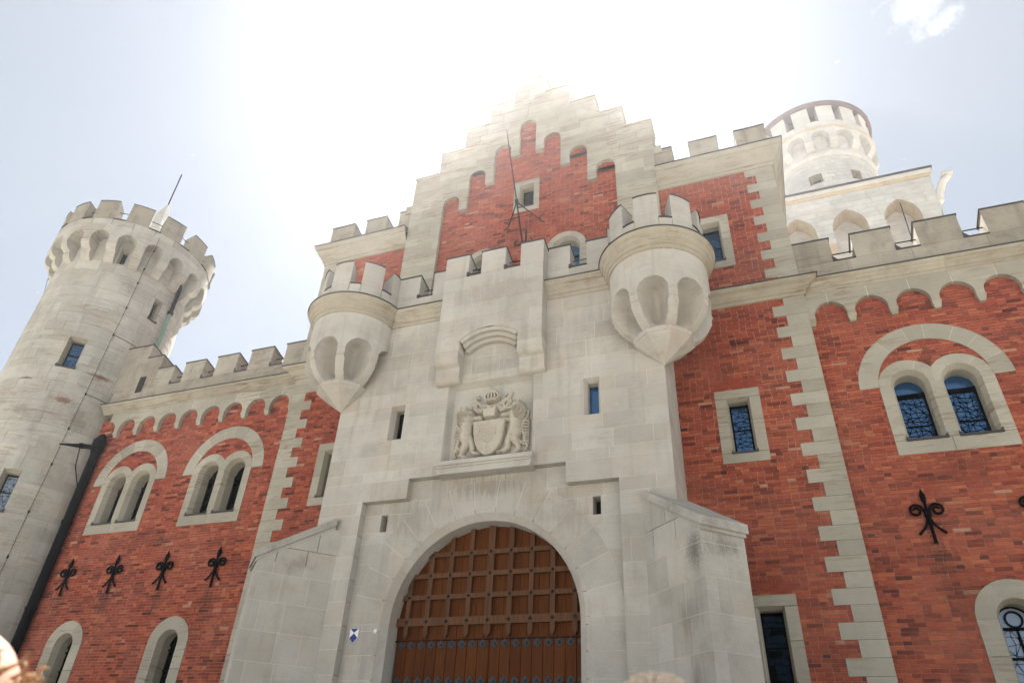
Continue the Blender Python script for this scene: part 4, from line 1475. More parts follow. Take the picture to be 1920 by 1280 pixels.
for i in range(NAs):
    c = -88.5 + (i + .5) * 24.0
    h = 12.0
    rr = R_(8.4) * RP
    s0, s1 = R_(c - h) * RP, R_(c + h) * RP
    zsp = 45.30 - rr
    poly = [(s0, 45.55)] + arc(s0, zsp, rr, 90, 0, 8) + [(s0 + rr, 44.35), (s1 - rr, 44.35)] + arc(s1, zsp, rr, 180, 90, 8) + [(s1, 45.55)]
    parts = [prism(p, 0, RP - RS - .02, Fp_) for p in (clip_rect(poly, s0 + (s1 - s0) * k / 6, s0 + (s1 - s0) * (k + 1) / 6, 0, 99) for k in range(6)) if len(p) > 2 and abs(area(p)) > 1e-4]
    obj('arch_stone', MB().add(join(parts), RNG.random()), m_white, st)
    pr = [(RS - .05, 43.75), (RS + .12, 43.78), (RS + .22, 43.95), (RS + .36, 44.02), (RP - .12, 44.2), (RP - .02, 44.36), (RS - .05, 44.36)]
    u = (math.cos(R_(c)), math.sin(R_(c)))
    V = [(SX + r * u[0] + s * .30 * u[1], SY + r * u[1] - s * .30 * u[0], z) for s in (1, -1) for r, z in pr]
    n = len(pr)
    obj('corbel', MB().add((V, [tuple(range(n)), tuple(range(2 * n - 1, n - 1, -1))] + [(k, (k + 1) % n, n + (k + 1) % n, n + k) for k in range(n)]), RNG.random()), m_white, st)
for i in range(15):
    a = -77.5 + 24.0 * i + .0
    F = Fp_
    fr = [R_(a - 8 + 16 * k / 4) * RP for k in range(5)]
    V, f = loft([[F(s, 0, 46.36) for s in fr], [F(s, 0, 47.85) for s in fr], [F(s, -.05, 47.87) for s in fr], [F(s, -.05, 48.0) for s in fr], [F(s, .8, 48.0) for s in fr], [F(s, .8, 46.36) for s in fr]])
    m = 5
    f += [(0, m, 4 * m, 5 * m), (4, 5 * m + 4, 4 * m + 4, m + 4)]
    obj('merlon', MB().add((V, f), RNG.random()), m_white, st)
obj('roof_edge', lathe(SX, SY, [(RP - 1.2, 48.0), (RP + .18, 48.02), (RR + .02, 48.05), (RR + .02, 48.32), (RR - .06, 48.42), (.05, 50.2)], n=72), m_brown, st)
obj('attic_wall', lathe(SX, SY, [(RP - .85, 46.3), (RP - .85, 48.1)], n=48), m_core, st)
# square head carried on pointed arches
H = 5.42
YF = SY - H
faces = [plane(SX - H, YF, 1, 0), plane(SX + H, YF, 0, 1), plane(SX + H, SY + H, -1, 0), plane(SX - H, SY + H, 0, -1)]
for fi, F in enumerate(faces):
    cs = [H - 3.15, H, H + 3.15]
    # pointed arches cut from the stone of the head
    reg = []
    xs = [0] + [c + s for c in cs for s in (-1.06, 1.06)] + [2 * H]
    def parch(c, left):
        r = 1.72
        if left:
            return [(c - 1.06 + 0 + r * (1 - math.cos(R_(t))), 34.35 + r * math.sin(R_(t))) for t in (0, 12, 24, 36, 48, 60, 67.4)]
        return [(c + 1.06 - r * (1 - math.cos(R_(t))), 34.35 + r * math.sin(R_(t))) for t in (67.4, 60, 48, 36, 24, 12, 0)]
    top_, bot = 37.35, 33.2
    edges = [(0.0, None)] + [(c, 'a') for c in cs] + [(2 * H, None)]
    for (e0, k0), (e1, k1) in zip(edges, edges[1:]):
        p = [(e0, top_)]
        if k0:
            p += parch(e0, False) + [(e0 + 1.06, bot)]
        else:
            p += [(e0, 34.6)] if True else []
            p += [(e0 + .35, bot)]
        if k1:
            p += [(e1 - 1.06, bot)] + parch(e1, True)
        else:
            p += [(e1 - .35, bot), (e1, 34.6)]
        p += [(e1, top_)]
        reg.append(p)
    if fi < 2:
        pc = ashlar(F, rows_to(bot, top_, .42), 0, 2 * H, reg, mean=1.1, d0=-.02, d1=.1, gap=.014, jit=.008, rng=SRG)
        emit('head_block', pc, m_white, st, 110 if fi == 0 else 10, None, 9)
    obj('head_wall', MB().add(join([prism(p, .015, 1.25, F) for p in reg]), .5), m_stain, st)
sqp = [(SX - H, YF), (SX + H, YF), (SX + H, SY + H), (SX - H, SY + H)]
obj('cornice', sweep(sqp, [(0, 37.36), (.08, 37.38), (.15, 37.5), (.15, 37.62)], True), m_stain, st)
obj('cornice', sweep(sqp, [(.15, 37.62), (.2, 37.66), (.24, 37.9), (-.1, 37.92)], True), m_white, st)
obj('roof_gutter', sweep(sqp, [(.22, 37.905), (.30, 37.905), (.30, 38.06), (-.2, 38.1)], True), m_flash, st)
obj('head_roof', box(SX - H, SX + H, YF + .3, SY + H - .3, 37.6, 37.98), m_flash, st)
h2 = H - 1.25
pc = []
for F in (plane(SX - h2, SY - h2, 1, 0), plane(SX + h2, SY - h2, 0, 1)):
    pc += ashlar(F, rows_to(26, 36.4, .42), 0, 2 * h2, None, mean=1.1, d1=.06, gap=.02, jit=.012, rng=SRG)
emit('shaft_block', pc, m_white, st, 60, None, 9)
obj('shaft', box(SX - h2 + .02, SX + h2 - .02, SY - h2 + .02, SY + h2 - .02, 0, 37), m_white, st)
# gargoyle at the corner
ga = [(SX + H - .3, YF + .5, 35.0), (SX + H + .1, YF + .2, 35.3), (SX + H + .25, YF + .1, 35.9), (SX + H + .55, YF - .1, 36.5), (SX + H + .95, YF - .35, 36.75)]
gg = obj('gargoyle', tube(ga, [.3, .3, .28, .24, .2], 8), m_white, st)
obj('spout_lip', box(SX + H + .55, SX + H + 1.2, YF - .6, YF - .05, 36.85, 37.0), m_white, gg)
obj('tower_wire', tube([(SX + 3.25, YF - .03, 35.6), (SX + 3.5, YF + 1.2, 33)], .03, 5), m_iron, st)


# ------------------------------------------------------------------ the gate
gt = thing('gate', 'brown oak gate with riveted lattice above and plank doors below in the arch', 'gate', (0, .7, .2))
RGT = 2.12


def gx(z, r=RGT):
    return r if z <= ZC else math.sqrt(max(0, r * r - (z - ZC) ** 2))


def in_arch(poly):
    disc = [(-RGT, 0)] + [(RGT, 0)] + arc(0, ZC, RGT, 0, 180, 36)
    b = (min(p[0] for p in poly), max(p[0] for p in poly), min(p[1] for p in poly), max(p[1] for p in poly))
    return clip_rect(disc, *b)


FG = flat(0.0)
x = -RGT
while x < RGT:                                   # upper boards behind the lattice
    w_ = RNG.uniform(.15, .24)
    p = in_arch(rect(x + .004, min(x + w_, RGT) - .004, 4.265, 7))
    if len(p) > 2 and area(p) > .004:
        obj('board', MB().add(prism(p, .735 + RNG.uniform(-.004, .004), .78, FG), RNG.random()), m_wood, gt)
    x += w_
obj('backing', MB().add(prism(in_arch(rect(-RGT, RGT, .2, 7)), .79, .84, FG), .2), m_core, gt)
HB = [(5.95, 6.05), (5.50, 5.60), (5.055, 5.155), (4.53, 4.69)]
VB = [-1.83 + .4625 * i for i in range(9)]
for z0, z1 in HB:
    p = in_arch(rect(-RGT, RGT, z0, z1))
    obj('lattice_rail', MB().add(prism(p, .635, .735, FG), RNG.random()), m_wood2, gt)
for i, c in enumerate(VB):
    hw = .075 if i == 4 else .05
    for (a, b) in ((6.05, 6.7), (5.60, 5.95), (5.155, 5.50), (4.69, 5.055)):
        p = in_arch(rect(c - hw, c + hw, a, b))
        if len(p) > 2 and area(p) > .004:
            obj('lattice_upright', MB().add(prism(p, .641, .735, FG), RNG.random()), m_wood2, gt)
    V, f = prism([(c - hw, 4.53), (c - hw, 4.37), (c - hw * .15, 4.29), (c + hw * .15, 4.29), (c + hw, 4.37), (c + hw, 4.53)], .641, .735, FG)
    obj('lattice_tooth', MB().add((V, f), RNG.random()), m_wood2, gt)
    for z0, z1 in HB:
        z = (z0 + z1) / 2
        if abs(c) < gx(z) - .06:
            s = .045
            obj('stud', ([(c - s, .633, z), (c, .633, z - s), (c + s, .633, z), (c, .633, z + s), (c, .585, z)], [(0, 1, 4), (1, 2, 4), (2, 3, 4), (3, 0, 4)]), m_stud, gt)
obj('transom', box(-RGT, RGT, .70, .78, 4.24, 4.262), m_iron, gt)
xs = [-2.02 + .2295 * i for i in range(10)]
edges = list(zip(xs[:-1], xs[1:])) + [(.075 + .2257 * i, .075 + .2257 * (i + 1)) for i in range(9)]


def rosette(c, z):
    parts = []
    n = 8
    for i in range(n):
        a = 360 / n * i
        r0, r1 = .030, .088 if i % 2 == 0 else .070
        pa = [(c + r0 * math.cos(R_(a - 22)), z + r0 * math.sin(R_(a - 22))), (c + r1 * .8 * math.cos(R_(a - 20)), z + r1 * .8 * math.sin(R_(a - 20))), (c + r1 * math.cos(R_(a)), z + r1 * math.sin(R_(a))),
              (c + r1 * .8 * math.cos(R_(a + 20)), z + r1 * .8 * math.sin(R_(a + 20))), (c + r0 * math.cos(R_(a + 22)), z + r0 * math.sin(R_(a + 22)))]
        parts.append(prism(pa, .682, .702, FG))
    ring = lambda r, y: [(c + r * math.cos(R_(45 * i)), y, z + r * math.sin(R_(45 * i))) for i in range(8)]
    V, f = loft([ring(.034, .69), ring(.03, .665), ring(.015, .65)], True)
    f.append(tuple(range(16, 24)))
    return join(parts + [(V, f)])


for a, b in edges:
    pl = obj('door_plank', MB().add(prism(rect(a + .006, b - .006, .2, 4.238), .70, .77, FG), RNG.random()), m_wood, gt)
    for z in (4.165, 3.49, 2.8):
        obj('rosette', rosette((a + b) / 2, z), m_stud, pl)
obj('cover_strip', MB().add(prism(rect(.05, .072, .2, 4.238), .685, .72, FG), .3), m_wood, gt)
for z in (3.9, 3.2):
    obj('hinge', tube([(2.09, .66, z - .12), (2.09, .66, z + .12)], .025, 8), m_iron, gt)

# ------------------------------------------------------------------ small things fixed to the walls
sg = obj('heritage_sign', prism([(-2.87, 4.42), (-2.87, 4.24), (-2.77, 4.13), (-2.67, 4.24), (-2.67, 4.42)], .165, .198, FG), m_whitepaint)
tag(sg, 'small blue and white enamel heritage shield on the pale wall left of the gate', 'sign')
obj('blue_field', prism([(-2.862, 4.415), (-2.678, 4.415), (-2.77, 4.335)][::-1], .160, .166, FG), m_blue, sg)
obj('blue_field', prism([(-2.77, 4.325), (-2.862, 4.237), (-2.77, 4.138), (-2.678, 4.237)], .160, .166, FG), m_blue, sg)
ds = obj('wall_disc', loft([[(-2.28 + r * math.cos(R_(22.5 * i)), y, 4.36 + r * math.sin(R_(22.5 * i))) for i in range(16)] for r, y in ((.04, .2), (.04, .18), (.02, .172), (.001, .172))], True), m_whitepaint)
tag(ds, 'tiny white disc on the pale wall between heritage shield and gate arch', 'disc')


def spiral(cx, cz, r0, r1, a0, turns, y, n=26):
    return [(cx + (r0 + (r1 - r0) * i / n) * math.cos(a0 + turns * 2 * PI * i / n), y, cz + (r0 + (r1 - r0) * i / n) * math.sin(a0 + turns * 2 * PI * i / n)) for i in range(n + 1)]


def anchor(cx, label):
    y = YB - .05
    t = thing('wall_anchor', label, 'wall anchor', (cx, y, 6.6), 'black iron wall anchors on the brick wings')
    obj('stem', tube([(cx, y, 6.01), (cx, y, 6.06), (cx, y - .01, 6.55), (cx, y - .02, 6.78), (cx, y - .01, 6.86), (cx, y, 6.96), (cx, y, 7.1)], [.038, .03, .028, .026, .045, .052, .008], 8), m_iron, t)
    obj('collar', box(cx - .055, cx + .055, y - .05, y + .04, 6.53, 6.64), m_iron, t)
    for s in (-1, 1):
        sp = [(cx + s * .02, y, 6.56), (cx + s * .09, y, 6.72)]
        loop = [(cx + s * (.185 + (.125 - .085 * i / 22) * math.cos(R_(150 - 500 * i / 22))), y, 6.66 + (.125 - .085 * i / 22) * math.sin(R_(150 - 500 * i / 22))) for i in range(23)]
        obj('scroll', tube([(cx + s * .02, y, 6.58)] + loop, [.026] * 16 + [.024 - .0008 * i for i in range(8)], 7), m_iron, t)
        obj('tail', tube([(cx + s * .015, y, 6.55), (cx + s * .05, y, 6.40), (cx + s * .12, y, 6.30), (cx + s * .20, y, 6.22), (cx + s * .235, y, 6.19)], [.022, .024, .022, .026, .03], 7), m_iron, t)
    obj('tie_bolt', tube([(cx, y - .01, 6.585), (cx, YB + .1, 6.585)], .03, 6), m_iron, t)


anchor(8.66, 'black iron wall anchor on the right wing, between its corner stones and twin window axis')
anchor(10.53, 'black iron wall anchor on the right wing, cut off by the photo edge')
anchor(-8.67, 'black iron wall anchor on the left wing, nearest to the gate buttress')
anchor(-10.51, 'black iron wall anchor on the left wing, second from the gate buttress')
anchor(-12.37, 'black iron wall anchor on the left wing, second from the round tower')
anchor(-14.21, 'black iron wall anchor on the left wing, nearest to the round tower')

# leaning iron flagpole on the gable with two stays and scrolled wall plates
fp = thing('flagpole', 'leaning black iron flagpole with two scrolled stays on the stepped gable', 'flagpole', (0, YA, 15.8))
B0, DR = Vector((-.03, YA - .05, 15.75)), Vector((0, -.5, .866))
pole = lambda s: tuple(B0 + DR * s)
obj('pole', tube([pole(0), pole(1.38), pole(2.6), pole(3.7)], [.026, .024, .018, .009], 8), m_iron, fp)
nd = Vector(pole(1.38))
obj('node_collar', tube([pole(1.3), pole(1.46)], .06, 8), m_iron, fp)
for s in (-1, 1):
    e = Vector((-.03 + s * .50, YA - .03, 16.75))
    obj('stay', tube([tuple(nd), tuple(e)], .02, 6), m_iron, fp)
    for u in (-1, 1):
        c = e + Vector((s * .10, 0, u * .10))
        obj('scroll', tube([tuple(e)] + [(e.x + s * (.09 - .075 * math.cos(R_(200 * i / 9))), YA - .03, e.z + u * (.10 + .07 * math.sin(R_(-90 + 240 * i / 9)) + .0)) for i in range(10)], .017, 6), m_iron, fp)
for s in (-1, 1):
    obj('scroll', tube([(-.03 + s * .02, YA - .05, 15.75)] + [(-.03 + s * (.16 + .13 * math.sin(R_(-60 + 22 * i))), YA - .04, 15.92 - .11 * math.cos(R_(-60 + 22 * i))) for i in range(10)], .02, 6), m_iron, fp)
obj('foot_bracket', tube([(.06, YA - .03, 15.4), (.06, YA - .03, 16.35)], .03, 6), m_iron, fp)

# ------------------------------------------------------------------ coat of arms (carved relief)
ca = thing('coat_of_arms', 'carved stone relief of two lions holding a shield under crown and helmet', 'coat of arms', (0, .2, 7.84))
gu = np.arange(-1.0, 1.0, .0105)
gz = np.arange(7.84, 9.86, .0105)
GU, GZ = np.meshgrid(gu, gz)


def caps(pts, rs, flat_=.55):
    """height of a tapering rounded limb along a polyline"""
    h = np.zeros_like(GU)
    if not isinstance(rs, (list, tuple)):
        rs = [rs] * len(pts)
    for (a, b, r0, r1) in zip(pts, pts[1:], rs, rs[1:]):
        dx, dz = b[0] - a[0], b[1] - a[1]
        l2 = dx * dx + dz * dz + 1e-9
        t = np.clip(((GU - a[0]) * dx + (GZ - a[1]) * dz) / l2, 0, 1)
        r = r0 + (r1 - r0) * t
        d2 = (GU - a[0] - t * dx) ** 2 + (GZ - a[1] - t * dz) ** 2
        h = np.maximum(h, np.sqrt(np.clip(r * r - d2, 0, None)) * (.9 if flat_ is None else 1) * (1.0))
    return h


def ell(cx, cz, a, b, hh, rot=0):
    c, s = math.cos(R_(rot)), math.sin(R_(rot))
    u, v = (GU - cx) * c + (GZ - cz) * s, -(GU - cx) * s + (GZ - cz) * c
    return hh * np.sqrt(np.clip(1 - (u / a) ** 2 - (v / b) ** 2, 0, None))


def bumps(fx, fz, amp):
    return amp * (np.sin(GU * fx + 2.2 * np.sin(GZ * 21)) * np.sin(GZ * fz + 1.7 * np.sin(GU * 25)))


def relief(name, h, parent, mat=None, label=None, y0=.2):
    keep = h > .004
    ny, nx = h.shape
    V, f = [], []
    idx = {}

    def vid(i, k):
        q = idx.get((i, k))
        if q is None:
            q = len(V)
            idx[i, k] = q
            hv = h[i, k] if keep[i, k] else 0
            V.append((float(GU[i, k]), y0 - float(hv), float(GZ[i, k])))
        return q
    for i in range(ny - 1):
        for k in range(nx - 1):
            if keep[i, k] or keep[i + 1, k] or keep[i, k + 1] or keep[i + 1, k + 1]:
                f.append((vid(i, k), vid(i, k + 1), vid(i + 1, k + 1), vid(i + 1, k)))
    return obj(name, MB().add((V, f), .75), mat or m_relief, parent, False)


m_relief = stone('carved_limestone', (0.42, 0.385, 0.32), (0.50, 0.465, 0.40), (0.26, 0.19, 0.12), 0.3, (0.22, 0.19, 0.15), 0.3, 0.08, 0.15)


def shield_half(z):
    t = np.clip((8.86 - z) / .88, 0, 1)
    return np.where((z < 8.86) & (z > 7.98), .395 * np.sqrt(np.clip(1 - t ** 2.3, 0, 1)), 0)


hs = shield_half(GZ)
ed = np.clip((hs - np.abs(GU - .01)) / .04, 0, 1)
sh = np.where(hs > np.abs(GU - .01), .13 + .05 * np.sqrt(ed), 0)
t_ = np.clip((8.73 - GZ) / .45, 0, 1)
ih = np.where((GZ < 8.73) & (GZ > 8.28), .20 * np.sqrt(np.clip(1 - t_ ** 2.2, 0, 1)), 0)
inn_ = ih > np.abs(GU - .01)
loz = np.sign(np.sin((GU * 1.0 + GZ * .55) * 62) * np.sin((GU * 1.0 - GZ * .55) * 62))
sh = np.where(inn_, sh + .018 + .008 * loz, sh)
sh = np.where((np.abs(GU - .01) < .007) & (hs > 0) & ~inn_, sh - .014 * (sh > 0), sh)
sh = np.where((np.abs(GZ - 8.50) < .007) & (hs > np.abs(GU)) & ~inn_, sh - .014 * (sh > 0), sh)
sh = np.where((sh > 0) & ~inn_, sh + bumps(70, 60, .008), sh)
relief('shield', np.maximum(sh, 0), ca)
he = np.maximum(ell(.02, 9.08, .165, .19, .26), np.where((np.abs(GU - .02) < .16 - (9.1 - GZ).clip(0) * .1) & (GZ < 9.20) & (GZ > 8.93), .20 + .05 * np.sqrt(np.clip(1 - ((GU - .02) / .165) ** 2, 0, 1)), 0))
slit = ((np.abs(GU + .06) < .035) | (np.abs(GU - .09) < .035)) & (np.abs(GZ - 9.16) < .013)
he = np.where(slit, he - .07, he)
relief('helmet', np.maximum(he, 0), ca)
cr = np.where((np.abs(GU - .03) < .15) & (np.abs(GZ - 9.40) < .035), .20, 0)
for a in (-.15, -.075, 0, .075, .15):
    cr = np.maximum(cr, caps([(.03 + a, 9.42), (.03 + a * 1.12, 9.52), (.03 + a * .55, 9.63), (.03, 9.66)], .024) + .16 * (caps([(.03 + a, 9.42), (.03 + a * 1.12, 9.52), (.03 + a * .55, 9.63), (.03, 9.66)], .024) > 0))
cr = np.maximum(cr, ell(.03, 9.71, .032, .032, .2))
cr = np.where((np.abs(GZ - 9.40) < .012) & (np.abs(((GU - .03) * 16) % 1 - .5) < .2) & (cr > 0), cr - .03, cr)
relief('crown', cr, ca)
for s in (-1, 1):
    o = .02
    mt = caps([(o + s * .10, 9.26), (o + s * .24, 9.17), (o + s * .38, 9.20), (o + s * .46, 9.32), (o + s * .40, 9.42), (o + s * .28, 9.36), (o + s * .30, 9.29)], [.07, .075, .07, .06, .055, .045, .03])
    mt = np.maximum(mt, caps([(o + s * .46, 9.33), (o + s * .42, 9.46), (o + s * .47, 9.56), (o + s * .38, 9.58), (o + s * .33, 9.52)], [.045, .045, .04, .035, .02]))
    mt = np.maximum(mt, caps([(o + s * .12, 9.30), (o + s * .22, 9.33), (o + s * .25, 9.28)], [.05, .04, .03]))
    mt = np.where(mt > 0, mt + .05 + bumps(55, 48, .014), 0)
    relief('mantling', np.maximum(mt, 0), ca)
for s in (-1, 1):
    X = lambda p: [(.04 + s * a, z) for a, z in p]
    dzl = 0.0
    body = caps(X([(.62, 8.95), (.60, 8.70), (.60, 8.48)]), [.17, .135, .145])
    head = np.maximum(ell(.04 + s * .66, 9.10, .155, .16, .20), caps(X([(.58, 9.13), (.50, 9.10), (.47, 9.06)]), [.085, .06, .05]) + .06 * (caps(X([(.58, 9.13), (.50, 9.10), (.47, 9.06)]), [.085, .06, .05]) > 0))
    mane = np.maximum(ell(.04 + s * .68, 9.02, .185, .22, .20), ell(.04 + s * .66, 8.88, .15, .14, .17))
    mane = np.where(mane > 0, mane + bumps(95, 80, .034), 0)
    for e in (.60, .74):
        head = np.maximum(head, ell(.04 + s * e, 9.24, .04, .045, .16))
    eye = (np.abs(GU - (.04 + s * .545)) < .03) & (np.abs(GZ - 9.155) < .018)
    mouth = (np.abs(GU - (.04 + s * .49)) < .05) & (np.abs(GZ - 9.055) < .012)
    head = np.where(eye | mouth, head * .55, head)
    arm = np.maximum(caps(X([(.60, 8.98), (.44, 9.00), (.28, 8.99)]), [.085, .06, .065]), caps(X([(.58, 8.88), (.44, 8.86), (.34, 8.87)]), [.07, .055, .06]))
    leg = caps(X([(.62, 8.50), (.59, 8.34), (.68, 8.18), (.70, 8.08), (.60, 7.99), (.54, 7.98)]), [.15, .10, .065, .065, .075, .06])
    leg2 = caps(X([(.52, 8.48), (.44, 8.30), (.43, 8.14), (.33, 8.07), (.24, 8.06)]), [.10, .08, .06, .07, .055])
    toes = np.zeros_like(GU)
    for cx_, cz_ in ((.53, 7.95), (.58, 7.93), (.64, 7.94), (.22, 8.03), (.27, 8.01), (.33, 8.02)):
        toes = np.maximum(toes, ell(.04 + s * cx_, cz_, .032, .04, .12))
    tail = caps(X([(.66, 8.36), (.76, 8.24), (.84, 8.30), (.80, 8.46), (.74, 8.60), (.78, 8.76), (.88, 8.88), (.90, 9.0), (.83, 9.04), (.80, 8.94)]), [.035, .035, .035, .04, .04, .035, .033, .03, .03, .025])
    tuft = np.zeros_like(GU)
    for i in range(9):
        z = 8.78 - i * .072
        tuft = np.maximum(tuft, caps(X([(.82 - .02 * math.sin(i), z), (.90, z - .02), (.93, z + .03)]), [.028, .024, .014]))
    low = caps(X([(.84, 8.30), (.90, 8.14), (.86, 8.05), (.92, 8.02)]), [.03, .03, .025, .02])
    h = np.maximum.reduce([body, head, mane, arm, leg, leg2, toes, tail, tuft, low])
    h = np.where(h > 0, h * 1.55 + .04 + bumps(60, 75, .006), 0)
    relief('lion', h, ca)


# ------------------------------------------------------------------ the two onlookers in front of the camera
def skin_mesh(name, verts, edges, radii, mat, parent, sub=2):
    me = bpy.data.meshes.new(name)
    base = Vector((0, 0, 0))
    p = parent
    while p is not None:
        base += p.location
        p = p.parent
    me.from_pydata([Vector(v) - base for v in verts], edges, [])
    o = bpy.data.objects.new(name, me)
    C.objects.link(o)
    o.parent = parent
    md = o.modifiers.new('skin', 'SKIN')
    md.use_smooth_shade = True
    for i, r in enumerate(radii):
        rr = r if isinstance(r, tuple) else (r, r)
        me.skin_vertices[0].data[i].radius = rr
    me.skin_vertices[0].data[0].use_root = True
    ms = o.modifiers.new('sub', 'SUBSURF')
    ms.levels = ms.render_levels = sub
    me.materials.append(mat)
    return o


def skin_mat():
    t = NT('skin')
    c = t.mix(t.noise(22, 5, 0.6), (0.44, 0.25, 0.18), (0.56, 0.35, 0.26))
    t.b.inputs['Subsurface Weight'].default_value = 0.08
    t.b.inputs['Subsurface Radius'].default_value = (0.01, 0.004, 0.002)
    return t.done(c, 0.62, 0.25)


m_skin = skin_mat()


def hair_mat(name, a, b):
    t = NT(name)
    return t.done(t.mix(t.noise(90, 3, 0.6), a, b), 0.9, 0.06)


def cloth(name, c):
    t = NT(name)
    g = t.noise(160, 2)
    return t.done(t.mix(g, c, tuple(v * 0.75 for v in c)), 0.9, 0.15)


def person(x, y, head_top, facing, label, hair, shirt, trousers, bald):
    """standing onlooker, head tipped back towards the gable; facing is measured from +Y towards +X"""
    p = thing('person', label, 'person', (x, y, 0))
    hz = head_top - .115
    fx, fy = math.sin(facing), math.cos(facing)
    rx, ry = fy, -fx

    def P(r, f, z):
        return (x + r * rx + f * fx, y + r * ry + f * fy, z)
    k = head_top / 1.72
    Z = lambda z: z * k
    v = [P(0, 0, Z(.95)), P(0, 0, Z(1.12)), P(0, -.01, Z(1.30)), P(0, -.02, Z(1.42)), P(0, 0, Z(1.49)), P(0, .0, hz - .04), P(0, -.012, hz + .045)]
    r = [(.155, .11), (.14, .10), (.165, .11), (.12, .085), (.055, .055), (.072, .086), (.060, .072)]
    e = [(i, i + 1) for i in range(6)]
    for s in (-1, 1):
        b = len(v)
        v += [P(s * .19, -.02, Z(1.40)), P(s * .25, -.03, Z(1.12)), P(s * .25, .05, Z(.88)), P(s * .25, .08, Z(.78))]
        r += [.055, .044, .032, (.035, .022)]
        e += [(3, b), (b, b + 1), (b + 1, b + 2), (b + 2, b + 3)]
        for fi, (dr, df, ln) in enumerate(((-.03, .02, .085), (-.012, .03, .095), (.008, .03, .09), (.026, .02, .07))):
            q = len(v)
            v += [P(s * .25 + dr * .6, .08 + df * .5, Z(.76)), P(s * .25 + dr, .09 + df, Z(.76) - ln * .55), P(s * .25 + dr, .085 + df, Z(.76) - ln)]
            r += [.011, .009, .008]
            e += [(b + 3, q), (q, q + 1), (q + 1, q + 2)]
        q = len(v)
        v += [P(s * .25 - s * .035, .10, Z(.78)), P(s * .25 - s * .045, .13, Z(.73))]
        r += [.012, .010]
        e += [(b + 3, q), (q, q + 1)]
        b = len(v)
        v += [P(s * .10, 0, Z(.86)), P(s * .11, .01, Z(.50)), P(s * .115, -.01, Z(.10)), P(s * .12, .14, .035)]
        r += [.085, .06, .042, (.045, .03)]
        e += [(0, b), (b, b + 1), (b + 1, b + 2), (b + 2, b + 3)]
    skin_mesh('body', v, e, r, m_skin, p)
    sv = [P(0, 0, Z(.84)), P(0, 0, Z(1.10)), P(0, -.01, Z(1.30)), P(0, -.02, Z(1.43))]
    sr = [(.172, .128), (.158, .118), (.183, .13), (.135, .095)]
    se = [(0, 1), (1, 2), (2, 3)]
    for s in (-1, 1):
        b = len(sv)
        sv += [P(s * .19, -.02, Z(1.41)), P(s * .245, -.03, Z(1.17))]
        sr += [.075, .062]
        se += [(3, b), (b, b + 1)]
    skin_mesh('shirt', sv, se, sr, shirt, p)
    tv = [P(0, 0, Z(1.0)), P(0, 0, Z(.90))]
    tr = [(.15, .11), (.15, .115)]
    te = [(0, 1)]
    for sg_ in (-1, 1):
        b = len(tv)
        tv += [P(sg_ * .075, 0, Z(.80)), P(sg_ * .10, .01, Z(.50)), P(sg_ * .11, -.01, Z(.09))]
        tr += [.088, .075, .062]
        te += [(1, b), (b, b + 1), (b + 1, b + 2)]
    skin_mesh('trousers', tv, te, tr, trousers, p)
    # skull, face and ears
    ce = Vector(P(0, .0, hz))

    def ellip(c, a, b, cc, n=20, m=14, t0=0.0, t1=PI):
        outs = []
        for i in range(m + 1):
            t = t0 + (t1 - t0) * i / m
            outs.append([(c[0] + rx * a * math.sin(t) * math.cos(2 * PI * j / n) + fx * b * math.sin(t) * math.sin(2 * PI * j / n),
                          c[1] + ry * a * math.sin(t) * math.cos(2 * PI * j / n) + fy * b * math.sin(t) * math.sin(2 * PI * j / n), c[2] + cc * math.cos(t)) for j in range(n)])
        return loft(outs, True)
    obj('head', ellip(ce, .078, .098, .115, 28, 20), m_skin, p, True)
    obj('nose', tube([P(0, .094, hz + .02), P(0, .112, hz - .02), P(0, .095, hz - .03)], [.008, .014, .008], 8), m_skin, p, True)
    obj('mouth', tube([P(-.022, .089, hz - .06), P(0, .094, hz - .058), P(.022, .089, hz - .06)], .006, 6), NTm_lip, p, True)
    for s in (-1, 1):
        obj('eye', ellip(P(s * .03, .086, hz + .015), .012, .008, .008, 10, 6), m_whitepaint, p, True)
        obj('ear', ellip(P(s * .080, -.005, hz - .01), .012, .022, .034, 12, 8), m_skin, p, True)
    hr = random.Random(int(x * 100))
    hm = MB()
    n = 330 if bald else 1500
    for i in range(n):
        a = hr.uniform(0, 2 * PI)
        if bald:
            if -.15 < math.sin(a) and math.sin(a) > .55:
                continue
            t = hr.uniform(1.0, 1.9)
        else:
            t = hr.uniform(0.15, 1.7)
            if math.sin(a) > .6 and t > .9:
                continue
        q = Vector(P(.080 * math.sin(t) * math.cos(a), .100 * math.sin(t) * math.sin(a), hz + .117 * math.cos(t)))
        n_ = (q - ce).normalized()
        ax_ = Vector((hr.uniform(-1, 1), hr.uniform(-1, 1), hr.uniform(-1, .4))).normalized()
        if bald:
            L = hr.uniform(.015, .036)
            pts = []
            for m in range(7):
                u = m / 6
                w_ = n_.cross(ax_).normalized()
                pts.append(q + n_ * L * u + (w_ * math.sin(u * 6 + i) + ax_ * math.cos(u * 6 + i)) * .009 * u)
            hm.add(tube(pts, [.0035, .0032, .003, .003, .0026, .002, .001], 4, False), hr.random())
        else:
            L = hr.uniform(.010, .026)
            ax_ = (ax_ - n_ * ax_.dot(n_)).normalized()
            dn = (n_ * .02 + ax_ * .45 + Vector((0, 0, -.8 * math.sin(t))) + Vector((fx, fy, 0)) * -.4).normalized()
            hm.add(tube([q - n_ * .004, q + dn * L * .5 + n_ * .001, q + dn * L], [.0022, .0022, .001], 4, False), hr.random())
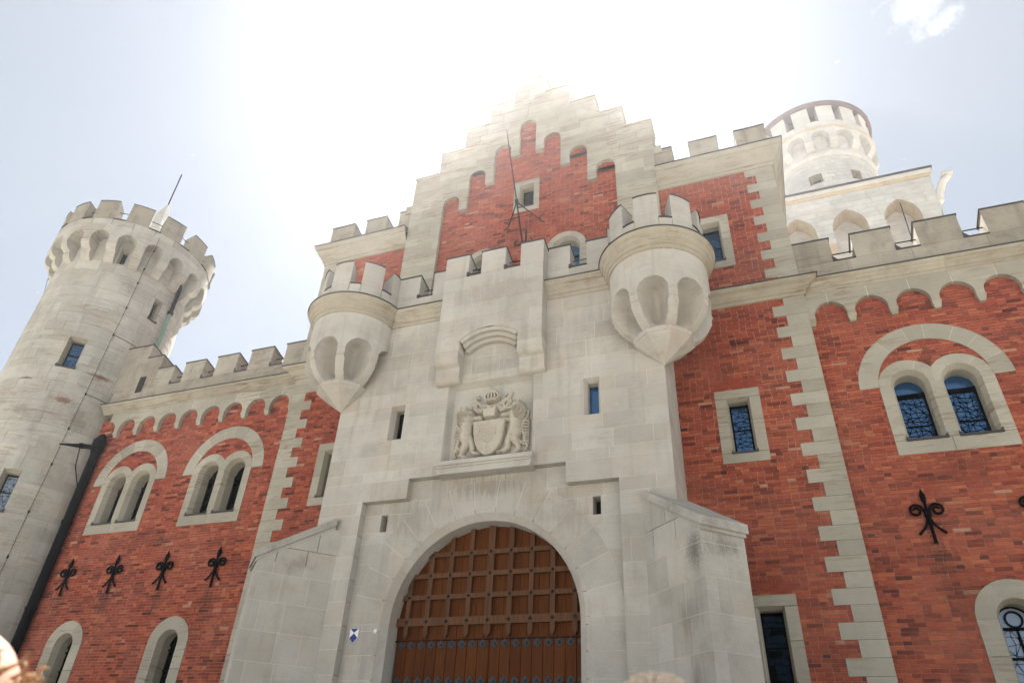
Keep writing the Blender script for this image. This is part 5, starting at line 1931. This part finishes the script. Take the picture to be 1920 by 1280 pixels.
    if not bald:
        hm.add(ellip(ce + Vector((-fx * .006, -fy * .006, .0)), .0805, .0985, .1165, 28, 12, 0.0, 1.15), .5)
    obj('hair', hm, hair, p, True)
    return p, P, hz


NTm_lip = NT('lips').done((0.32, 0.13, 0.11), 0.5, 0.3)
m_hair1 = hair_mat('sandy_curls', (0.24, 0.13, 0.07), (0.42, 0.27, 0.16))
m_hair2 = hair_mat('white_hair', (0.05, 0.038, 0.027), (0.15, 0.122, 0.092))
person(4.715, -12.335, 1.662, R_(-35), 'bald person with a frizzy sandy hair fringe, sunlit head below the round tower', m_hair1, cloth('blue_shirt', (.08, .14, .25)), cloth('dark_trousers', (.04, .04, .05)), True)
pp2, P2, hz2 = person(5.545, -12.015, 1.648, R_(-60), 'pale haired person with black glasses, only the sunlit crown showing below the porch', m_hair2, cloth('pale_shirt', (.5, .48, .44)), cloth('grey_trousers', (.12, .12, .12)), False)
gl = [P2(-.084, -.02, hz2 + .03), P2(-.066, .07, hz2 + .05), P2(0, .103, hz2 + .05), P2(.066, .07, hz2 + .05), P2(.084, -.02, hz2 + .03)]
sgl = tag(obj('glasses', tube(gl, [.004, .006, .006, .006, .004], 6), m_iron), 'black glasses on the pale haired head at the bottom of the view', 'glasses')
for s in (-1, 1):
    c = Vector(P2(s * .036, .098, hz2 + .045))
    obj('lens', tube([tuple(c + Vector((0, 0, -.018))), tuple(c), tuple(c + Vector((0, 0, .018)))], [.012, .026, .012], 10), m_iron, sgl)


# ------------------------------------------------------------------ fog volume added to stand in for lens glare round the sun
hz_m = bpy.data.materials.new('glare_haze')
hz_m.use_nodes = True
hn = hz_m.node_tree.nodes
hn.clear()
ho = hn.new('ShaderNodeOutputMaterial')
hv = hn.new('ShaderNodeVolumePrincipled')
hv.inputs['Color'].default_value = (0.93, 0.93, 1.0, 1)
hv.inputs['Density'].default_value = 0.00068
hv.inputs['Anisotropy'].default_value = 0.77
hz_m.node_tree.links.new(hv.outputs['Volume'], ho.inputs['Volume'])
V, f = box(-401, 401, -401, 401, -1.0, 52.0)
hzo = obj('glare_haze', (V, f), hz_m, None, kind='stuff')
